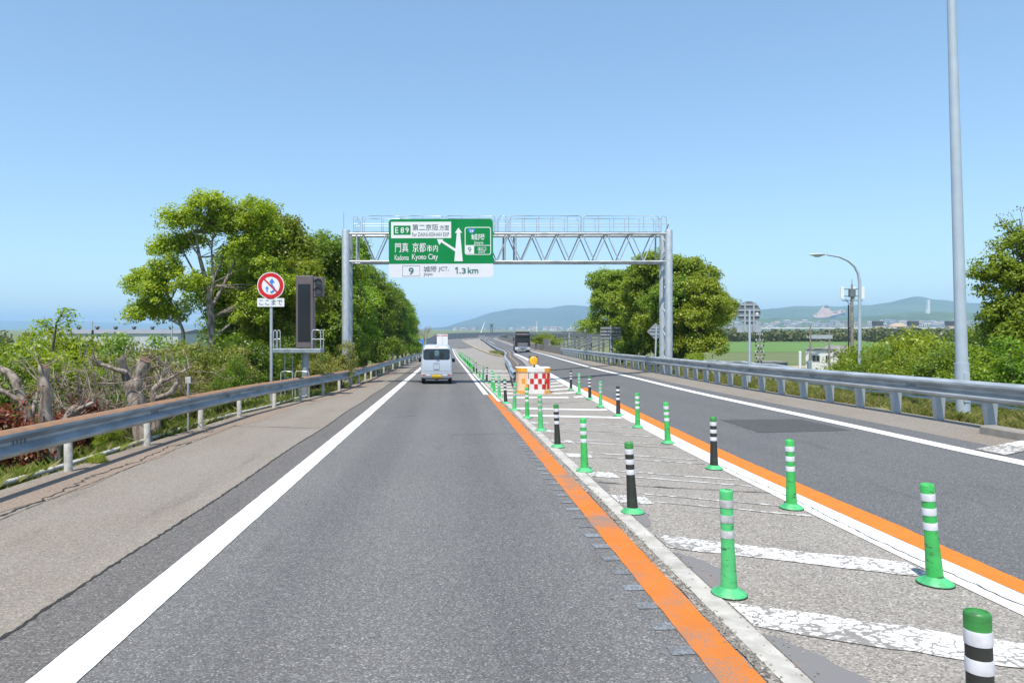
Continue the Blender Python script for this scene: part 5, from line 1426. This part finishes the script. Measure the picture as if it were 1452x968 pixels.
row=[(-8.0,34,1,1.16,''),(-10.4,35.5,0,1.1,''),(-9.8,40,1,1.24,''),(-7.4,41,3,1.26,''),(-9.2,47,0,1.24,''),(-6.9,48.5,1,1.22,''),(-8.6,55,1,1.12,''),(-6.5,56,0,1.12,''),(-8.5,63,0,1.1,''),(-6.4,64,3,1.12,''),(-6.3,72,2,1.12,''),(-6.2,80,0,1.12,''),(-6.2,89,3,1.1,''),(-6.2,98,1,1.08,''),(-6.3,107,0,1.0,'')]
for i,(x,y,v_,sc,_) in enumerate(row):
    place_tree('broadleaf_tree',V[v_],on_ground(x,y)-Vector((0,0,.1)),i*1.9,sc*1.0,f'dense tree, {ORD[i]} nearest in the tree row along the left guardrail','tree','tree row along the left guardrail')

# right hand clump
VR=[dense(41,8.0,2.9,M['leaf_bright'],.17,900,56,.42,.10),dense(42,7.6,2.7,M['leaf_mid'],.17,900,56,.42,.10),dense(43,5.6,2.2,M['leaf_yellow'],.13,650,66,.36,.10)]
rr_=[(13.6,58.5,0,1.0,'bright green rounded tree at the left end of the right clump'),(14.2,51,1,.95,'dense tree behind the rectangular sign back'),(15.7,46.5,0,1.02,'tallest bright tree right behind the right gantry post'),(13.8,42.8,1,.80,'leafy tree between the diamond sign and the gantry post'),(14.9,41.6,2,1.05,'yellowish tree at the right end of the right clump'),(16.6,50,0,.92,'dense tree at the back of the right clump'),(13.9,46.8,0,1.0,'rounded bright tree filling the middle of the right clump')]
for i,(x,y,v_,sc,lab) in enumerate(rr_):
    place_tree('broadleaf_tree',VR[v_],on_ground(x,y)-Vector((0,0,.1)),i*2.3+.5,sc,lab,'tree','clump of trees behind the right guardrail')

# shrubs
def shrub(seed,r,h,mat,leaf=.075,nc=260,per=42,cr=.24):
    rg=np.random.default_rng(seed); lobes=[]
    for _ in range(9):
        a=rg.uniform(0,6.28); d=rg.uniform(0,.6)*r; z=rg.uniform(.25,.8)*h
        lobes.append((d*math.cos(a),d*math.sin(a),z,rg.uniform(.35,.55)*r,rg.uniform(.35,.55)*r,rg.uniform(.18,.28)*h))
    lobes.append((0,0,h*.35,r*.7,r*.7,h*.33))
    c,p,nr=crown_points(lobes,nc,per,cr,rg,.6,up=.5,zmin=.02)
    b=MB()
    for i in rg.choice(len(c),14,replace=False):
        q=Vector(c[i]); b.tube([Vector((q.x*.12,q.y*.12,-.2)),Vector((q.x*.5,q.y*.5,q.z*.55)),q],[.03,.02,.007],5)
    # whippy shoots above the outline
    sp=[]
    for _ in range(16):
        i=rg.integers(len(c)); q=Vector(c[i])
        if q.z<.55*h: continue
        e=q+Vector((rg.normal()*.12,rg.normal()*.12,rg.uniform(.2,.42))); b.tube([q,e],[.006,.003],4)
        for k in range(9): sp.append(tuple(q.lerp(e,rg.uniform(.2,1.05))+Vector(rg.normal(size=3)*.035)))
    if sp: sp=np.array(sp); p=np.vstack([p,sp]); nr=np.vstack([nr,rg.normal(size=sp.shape)])
    return b.mesh('trunk',M['bark_dark'],60),leaf_mesh('crown',p,nr,leaf,mat,rg)
SV={'bright':shrub(51,1.5,2.6,M['leaf_bright']),'mid':shrub(52,1.5,2.6,M['leaf_mid']),'olive':shrub(53,1.3,2.3,M['leaf_olive'],.07),'yellow':shrub(54,1.3,2.0,M['leaf_yellow'],.075),'red':shrub(55,.6,1.0,M['leaf_red'],.06,90,34,.16),'dark':shrub(56,1.5,2.6,M['leaf_dark'])}
PUT=[]
def put(kind,px_,pytop,Z,side,sc=None,wide=1.0,lab=None): PUT.append((px_,kind,pytop,Z,side,sc,wide,lab))
def place_shrubs():
    cnts={}
    for px_,kind,pytop,Z,side,sc,wide,lab in sorted(PUT,key=lambda a:a[0]):
        x=(px_-HX)/F*Z; p=on_ground(x,Z); top=CAMZ+(HY-pytop)/F*Z
        h0={'bright':2.6,'mid':2.6,'olive':2.3,'yellow':2.0,'red':1.0,'dark':2.6}[kind]*.98
        s_=(top-p.z)/h0 if sc is None else sc
        word={'bright':'fresh green','mid':'mid green','olive':'olive','yellow':'yellow green','red':'dark red','dark':'dark green'}[kind]
        if lab is None:
            i=cnts.get((side,kind),0); cnts[(side,kind)]=i+1
            lab=f'{word} shrub {side}, {ORD[i]} such from left'
        w=max(.55,min(s_,1.15))*wide if sc is None else sc
        place_tree('shrub',SV[kind],p-Vector((0,0,.05)),px_*.37,(w,w,s_),lab,'shrub','shrubs '+side)
# left side, far to near
for k_,px_,pt,Z,wd in (('bright',-20,462,19,1.3),('bright',40,466,20,1.3),('yellow',95,470,22,1.3),('mid',150,474,22,1.3),('olive',200,472,24,1.2),('mid',245,476,24,1.2),('dark',330,470,27,1.3),('bright',-40,470,14.5,1.),('olive',205,486,19,1.1),('olive',262,482,19.5,1.1),('bright',120,488,18,1.1),('olive',310,488,21,1.0),('mid',335,500,20,.7),('yellow',60,492,15.5,1.0),('mid',5,490,14,1.0),('olive',270,515,17,.55),('mid',310,520,18.3,.5),('olive',110,520,15.5,.7),('mid',160,525,16,.7),('olive',60,540,13,.55),('mid',235,540,16.5,.6),('yellow',190,545,15.6,.5),('bright',20,520,14,.8)):
    put(k_,px_,pt,Z,'behind the left guardrail',wide=wd)
for k_,px_,pt,Z,wd in (('olive',452,488,28,.8),('olive',480,482,30,.8),('dark',400,490,29,.9),('dark',365,480,27,.9),('dark',420,470,31,1.2),('mid',500,520,37,.5),('yellow',497,540,36,.4)):
    put(k_,px_,pt,Z,'around the message board',wide=wd)
for k_,px_,pt,Z,sc in (('red',20,560,11.4,.75),('red',55,575,11.8,.6),('red',130,562,13.2,.6),('yellow',150,615,12.6,.28),('red',5,545,12,.8),('mid',215,605,14.4,.3),('yellow',140,655,10.9,.2)):
    put(k_,px_,pt,Z,'at the foot of the pruned trunks',sc=sc)
for k_,px_,pt,Z,wd in (('red',8,560,10.6,1.1),('red',30,585,10.4,.8),('red',118,556,12.8,.9),('red',92,572,12.2,.7)):
    put(k_,px_,pt,Z,'beside the pruned trunks',wide=wd)
# right side
for k_,px_,pt,Z,wd in (('mid',1205,492,32,.8),('bright',1230,480,30,1.3),('bright',1265,474,28,1.3),('yellow',1310,472,27,1.4),('bright',1345,467,25,1.3),('mid',1395,462,23,1.4),('bright',1440,452,22,1.4),('mid',1490,450,21,1.3),('bright',1290,478,24,1.2),('mid',1240,492,26,1.1),('mid',1340,486,21.5,1.1),('bright',1395,480,20,1.1),('mid',1450,476,19,1.1),('dark',1420,490,21,1.0),('dark',1260,500,27,1.0)):
    put(k_,px_,pt,Z,'behind the right guardrail',wide=wd)
put('yellow',985,499,37.5,'behind the right guardrail',wide=1.0,lab='low yellow green bush at the foot of the right gantry post')
put('yellow',880,505,52,'behind the right guardrail',wide=.9,lab='low bush under the rectangular sign back')
put('mid',910,505,46,'behind the right guardrail',wide=.9,lab='low green bush under the diamond sign back')
put('bright',776,469,128,'beyond the parapet',wide=2.4,lab='round bright bush rising behind the right parapet')
put('bright',1028,512,36,'behind the right guardrail',wide=.5,lab='small bush at the right foot of the tree clump')
place_shrubs()
# airy tree at the far right edge
Zt=21.0; base=on_ground((1452-HX)/F*Zt,Zt)
def T2(px_,py,dy=0): return ((px_-1452)/F*Zt,dy,CAMZ+(HY-py)/F*Zt-base.z)
lob=[]
for px_,py,rx in ((1395,390,.35),(1412,372,.38),(1430,350,.38),(1448,340,.4),(1400,418,.35),(1430,400,.5),(1452,390,.5),(1410,445,.4),(1440,440,.6),(1475,360,.6),(1480,420,.8),(1440,322,.25),(1425,385,.4),(1440,470,.8),(1465,500,.9),(1420,465,.5)):
    x,y,z=T2(px_,py); lob.append((x,y,z,rx*1.25,rx*1.25,rx*.9))
rg=np.random.default_rng(61); c,p_,nr=crown_points(lob,520,66,.25,rg,.30,up=.6)
b=MB(); b.tube([T2(1470,580),T2(1462,480),T2(1455,420),T2(1450,360),T2(1446,310)],[.12,.09,.07,.04,.012],8)
for i in rg.choice(len(c),60,replace=False):
    q=Vector(c[i]); t=rg.uniform(.2,.9); w=Vector(T2(1462,480)).lerp(Vector(T2(1448,340)),t); b.tube([w,w.lerp(q,.6)+Vector((0,0,-.05)),q],[.028,.018,.007],5)
tips=[]
for a_,c_ in (((1440,340),(1416,308)),((1446,330),(1432,302)),((1448,325),(1447,296)),((1440,352),(1404,352)),((1452,320),(1462,290)),((1420,350),(1405,345)),((1436,325),(1422,318))):
    b.tube([T2(*a_),T2((a_[0]+c_[0])/2+2,(a_[1]+c_[1])/2),T2(*c_)],[.012,.008,.004],5); tips.append(T2(*c_))
g=empty('broadleaf_tree',base,0,'airy tree with reddish twig tips at the right edge','tree'); link('trunk',b.mesh('trunk',M['bark_dark'],60),g); link('crown',leaf_mesh('crown',p_,nr,.10,M['leaf_bright'],rg),g)
tp=np.repeat(np.array(tips),14,0)+rg.normal(size=(14*len(tips),3))*.07
rs=link('red_shoots',leaf_mesh('red_shoots',tp,rg.normal(size=tp.shape),.06,M['leaf_red'],rg),g); rs['kind']='stuff'
# sapling over the left hedge
Zt=19.0; base=on_ground((75-HX)/F*Zt,Zt)
def T3(px_,py,dy=0): return ((px_-75)/F*Zt,dy,CAMZ+(HY-py)/F*Zt-base.z)
rg=np.random.default_rng(62); b=MB(); pts=[]
b.tube([T3(70,600),T3(74,500),T3(80,458),T3(92,438)],[.05,.04,.025,.01],6)
for tip,st in (((50,454),(74,470)),((62,452),(76,465)),((92,436),(82,455)),((106,446),(80,458)),((110,455),(80,462)),((100,440),(86,450)),((55,462),(74,472)),((104,462),(80,470))):
    b.tube([T3(*st),T3((st[0]+tip[0])/2,(st[1]+tip[1])/2-3),T3(*tip)],[.012,.009,.004],5)
    A,B=np.array(T3(*st)),np.array(T3(*tip))
    for k in range(46):
        t=rg.uniform(.25,1.05); pts.append(A+(B-A)*t+rg.normal(size=3)*np.array([.09,.12,.035])+np.array([0,0,.05*math.sin(PI*t)]))
pts=np.array(pts); nn=rg.normal(size=pts.shape)*.3; nn[:,2]+=1
g=empty('sapling',base,0,'thin sapling with feathery leaf sprays above the left hedge','sapling'); link('trunk',b.mesh('trunk',M['bark_dark'],60),g); link('crown',leaf_mesh('crown',pts,nn,.12,M['leaf_bright'],rg,.4),g)
# bare far tree left of the van
def bare(name,base,H_,seed,label,mat,r0=.16,depth=5,cat='tree',spread=.55):
    rg=np.random.default_rng(seed); b=MB()
    def grow(p,d,L,r,k):
        q=p+d*L; m_=p.lerp(q,.5)+Vector(rg.normal(size=3)*L*.06); b.tube([p,m_,q],[r,r*.85,r*.68],6 if k>2 else 4)
        if k==0: return
        for _ in range(3 if k>1 else 2):
            dd=(d+Vector(rg.normal(size=3)*spread)); dd.z=dd.z*.8+.15; dd.normalize(); grow(q,dd,L*rg.uniform(.6,.85),r*.62,k-1)
    grow(Vector((0,0,-.2)),Vector((0,0,1)),H_*.28,r0,depth)
    g=empty(name,base,0,label,cat); link('branches',b.mesh('branches',mat,60),g); return g
bare('bare_tree',P(-6.4,196,-.6),8.2,71,'leafless grey tree left of the van beyond the tree row',M['twig'],.14)
bare('bare_tree',P(-9.0,190,-.6),7.6,72,'smaller leafless tree behind the blue sign',M['twig'],.12)

# pruned trunks on the left
def stump(label,polys,base):
    g=empty('pruned_tree',base,0,label,'tree')
    for pts,rads in polys:
        fine=[]; fr=[]
        P3=[Vector(p)-Vector(base) for p in pts]
        ph=random.uniform(0,6)
        for i in range(len(P3)-1):
            p0=P3[max(i-1,0)]; p1=P3[i]; p2=P3[i+1]; p3=P3[min(i+2,len(P3)-1)]
            for k in range(6):
                t=k/6; q=.5*((2*p1)+(p2-p0)*t+(2*p0-5*p1+4*p2-p3)*t*t+(3*p1-p0-3*p2+p3)*t**3); w_=i*6+k
                fine.append(q+Vector((math.sin(w_*.9+ph),math.cos(w_*1.1+ph),0))*.008); fr.append((rads[i]*(1-t)+rads[i+1]*t)*(1+.06*math.sin(w_*.8+ph)))
        fine.append(P3[-1]); fr.append(rads[-1]*1.02)
        tw=MB()
        for _ in range(5):
            a=random.randrange(len(fine)//3,len(fine)); d=Vector((random.gauss(0,1),random.gauss(0,.6),random.uniform(.1,1.2))).normalized(); q0=fine[a]; L_=random.uniform(.15,.5)
            q1=q0+d*L_*.5; q2=q1+(d+Vector((random.gauss(0,.4),random.gauss(0,.3),.2))).normalized()*L_*.6
            tw=MB().tube([q0,q1,q2],[.014,.010,.004],5); tw.build('twig',M['twig'],g,60)
        MB().tube(fine,fr,11,0,True,1).build('trunk' if pts is polys[0][0] else 'limb',[M['bark'],M['cutwood']],g,60)
    return g
A=lambda x,y,Z:at(x,y,Z)
stump('pruned trunk with a knobby cut top, left of the dead brush',[([A(80,668,11),A(70,630,11),A(64,590,11),A(66,560,11),A(62,535,11),A(64,519,11)],[.12,.11,.095,.09,.075,.085])],A(80,668,11))
stump('leaning pruned trunk at the left picture edge',[([A(62,660,11.4),A(42,600,11.4),A(30,560,11.4),A(14,530,11.4),A(-6,521,11.4)],[.10,.085,.075,.06,.055]),([A(42,600,11.4),A(50,570,11.5),A(56,540,11.6)],[.05,.035,.025]),([A(30,570,11.4),A(8,556,11.3),A(-12,552,11.3)],[.05,.04,.035])],A(62,660,11.4))
stump('thick forked pruned trunk with two cut tops',[([A(205,640,13.4),A(197,590,13.4),A(190,560,13.4),A(182,540,13.4)],[.17,.155,.15,.12]),([A(184,545,13.4),A(176,525,13.4),A(172,507,13.3)],[.10,.085,.07]),([A(188,558,13.4),A(198,530,13.5),A(206,509,13.5)],[.13,.115,.105]),([A(178,528,13.3),A(160,522,13.2),A(140,515,13.2),A(128,508,13.1)],[.05,.04,.03,.018])],A(205,640,13.4))
stump('low pruned trunk with curling pale branches',[([A(222,640,14.2),A(220,580,14.2),A(218,556,14.2),A(228,543,14.2),A(238,538,14.2)],[.10,.085,.075,.06,.05]),([A(220,565,14.2),A(240,558,14.1),A(250,545,14.1),A(253,537,14.1)],[.06,.055,.045,.03]),([A(228,543,14.2),A(232,525,14.2),A(236,512,14.2)],[.035,.025,.015]),([A(226,545,14.2),A(220,528,14.2),A(214,520,14.2)],[.03,.02,.01]),([A(238,538,14.2),A(256,528,14.1),A(272,520,14.1)],[.03,.02,.01])],A(222,640,14.2))
stump('small twisted pruned trunk behind the guardrail post',[([A(78,665,11.6),A(86,610,11.6),A(96,590,11.6),A(108,575,11.6)],[.09,.07,.06,.05]),([A(96,590,11.6),A(116,578,11.5),A(134,570,11.5)],[.04,.035,.025]),([A(88,605,11.6),A(104,598,11.6),A(108,585,11.6)],[.04,.035,.03])],A(78,665,11.6))
# heap of dead branches
rg=np.random.default_rng(81)
for j,(cx_,cy_,Zc,n_) in enumerate(((120,560,13.5,75),(165,545,14.5,75),(95,545,12.8,45),(215,560,15.2,40),(255,545,16.5,36))):
    b=MB(); bz=A(cx_,640,Zc); bz.z=float(ground_z(bz.x,bz.y))
    for _ in range(n_):
        p0=Vector((rg.normal()*.35,rg.normal()*.35,rg.uniform(.2,1.35))); d=Vector((rg.normal()*.8,rg.normal()*.5,rg.uniform(-.1,1.0))); d.normalize(); Ln=rg.uniform(.5,1.3); r=rg.uniform(.005,.017)
        pts=[p0]; 
        for k in range(4): d=(d+Vector(rg.normal(size=3)*.28)).normalized(); pts.append(pts[-1]+d*Ln/4)
        b.tube(pts,[r,r*.8,r*.6,r*.45,r*.25],5)
        for k in (2,3):
            dd=(d+Vector(rg.normal(size=3)*.7)).normalized(); b.tube([pts[k],pts[k]+dd*Ln*.18,pts[k]+dd*Ln*.34+Vector((0,0,.04))],[r*.5,r*.35,r*.15],4)
    o=link('dead_brush',b.mesh('dead_brush',M['twig'],60)); o.location=bz
    tag(o,['tangle of dead grey branches between two pruned trunks','dead branches against the thick forked trunk','dead branches by the knobby pruned trunk','dead twigs under the low curling trunk','dead twigs right of the low curling trunk'][j],'brush','heaps of dead branches')

# grass and weeds
def blades(name,pts,hs,mat,rg,label,w=.008,lean=.5):
    n=len(pts); a=rg.uniform(0,6.28,n); dx=np.stack([np.cos(a),np.sin(a),np.zeros(n)],-1); l=rg.normal(size=(n,2))*lean
    tip=pts+np.stack([l[:,0]*hs,l[:,1]*hs,hs],-1); mid=pts+np.stack([l[:,0]*hs*.3,l[:,1]*hs*.3,hs*.6],-1)
    v=np.empty((n,4,3)); v[:,0]=pts-dx*w; v[:,1]=pts+dx*w; v[:,2]=mid+dx*w*.9; v[:,3]=tip
    me=bpy.data.meshes.new(name); me.vertices.add(4*n); me.vertices.foreach_set('co',v.reshape(-1).astype(np.float32)); me.loops.add(4*n); me.loops.foreach_set('vertex_index',np.arange(4*n,dtype=np.int32)); me.polygons.add(n); me.polygons.foreach_set('loop_start',np.arange(0,4*n,4,dtype=np.int32))
    try: me.polygons.foreach_set('loop_total',np.full(n,4,dtype=np.int32))
    except Exception: pass
    me.materials.append(mat); me.update(calc_edges=True); o=link(name,me); tag(o,label,'grass',kind='stuff'); return o
rg=np.random.default_rng(91)
n=60000; y=rg.uniform(0,1,n)**1.5*42+3.5; x=x_railL(y)-.38-rg.random(n)**1.4*3.2
cl=np.sin(x*2.1+y*.9)+np.sin(y*2.3-x)+rg.normal(size=n)*.6; k=cl>-.3; x,y=x[k],y[k]
blades('grass',np.stack([x,y,ground_z(x,y)-.01],-1),rg.uniform(.05,.28,len(x)),M['grass_green'],rg,'grass and weeds behind the left guardrail posts',w=.005)
n=70000; y=rg.uniform(0,1,n)**1.4*44+6; x=x_railR(y)+.28+rg.random(n)**1.2*3.0
cl=np.sin(x*2.4+y*.8)+np.sin(y*1.9-x*.7)+rg.normal(size=n)*.7; k=cl>-.6; x,y=x[k],y[k]
blades('grass',np.stack([x,y,ground_z(x,y)-.01],-1),rg.uniform(.04,.20,len(x)),M['grass'],rg,'dry yellowish grass behind the right guardrail posts',w=.005)
n=2600; y=rg.uniform(94,122,n); x=kx(y)+.1+rg.random(n)*1.5*np.sin((y-94)/28*PI); blades('weeds',np.stack([x,y,zroad(x,y)],-1),rg.uniform(.2,.65,n),M['grass'],rg,'patch of yellow weeds on the gore beside the median rail',w=.03)
# far belts of trees (one mass each)
def belt(name,label,x0,x1,Z0,Z1,h,n,leaf,mat,seed):
    rg=np.random.default_rng(seed); m_=n//70; cx_=rg.uniform(x0,x1,m_); cy_=rg.uniform(Z0,Z1,m_); hh=h*rg.uniform(.6,1.05,m_)*(1+.12*np.sin(cx_*.05))
    d=unit(rg,m_*70); rr=np.repeat(hh,70); p=np.stack([np.repeat(cx_,70)+d[:,0]*rr*.5,np.repeat(cy_,70)+d[:,1]*rr*.5,PLAIN+rr*.55+d[:,2]*rr*.5],-1)
    nr=d+rg.normal(size=d.shape)*.4; o=link(name,leaf_mesh(name,p,nr,leaf,mat,rg,.8)); tag(o,label,'wood',kind='stuff')
belt('wood','olive green belt of trees beyond the paddy field',120,640,422,475,7.4,56000,1.7,M['leaf_far'],95)
belt('wood','dark band of trees on the plain at left',-420,-60,240,330,6.6,20000,1.3,M['leaf_far'],97)

# ------------------------------------------------------------------ haze
b=MB(); b.box((-17000,-500,PLAIN-12),(17000,17500,300))
hz=b.build('haze',None); hz.data.materials.clear()
m=bpy.data.materials.new('haze_air'); m.use_nodes=True; t=m.node_tree
for nd in list(t.nodes): t.nodes.remove(nd)
pv=t.nodes.new('ShaderNodeVolumePrincipled'); ou=t.nodes.new('ShaderNodeOutputMaterial'); t.links.new(pv.outputs[0],ou.inputs['Volume'])
pv.inputs['Color'].default_value=(.44,.66,.97,1); pv.inputs['Density'].default_value=.000135; pv.inputs['Anisotropy'].default_value=0.0
hz.data.materials.append(m); tag(hz,'thin blue summer haze over the plain and the hills','haze',kind='stuff')
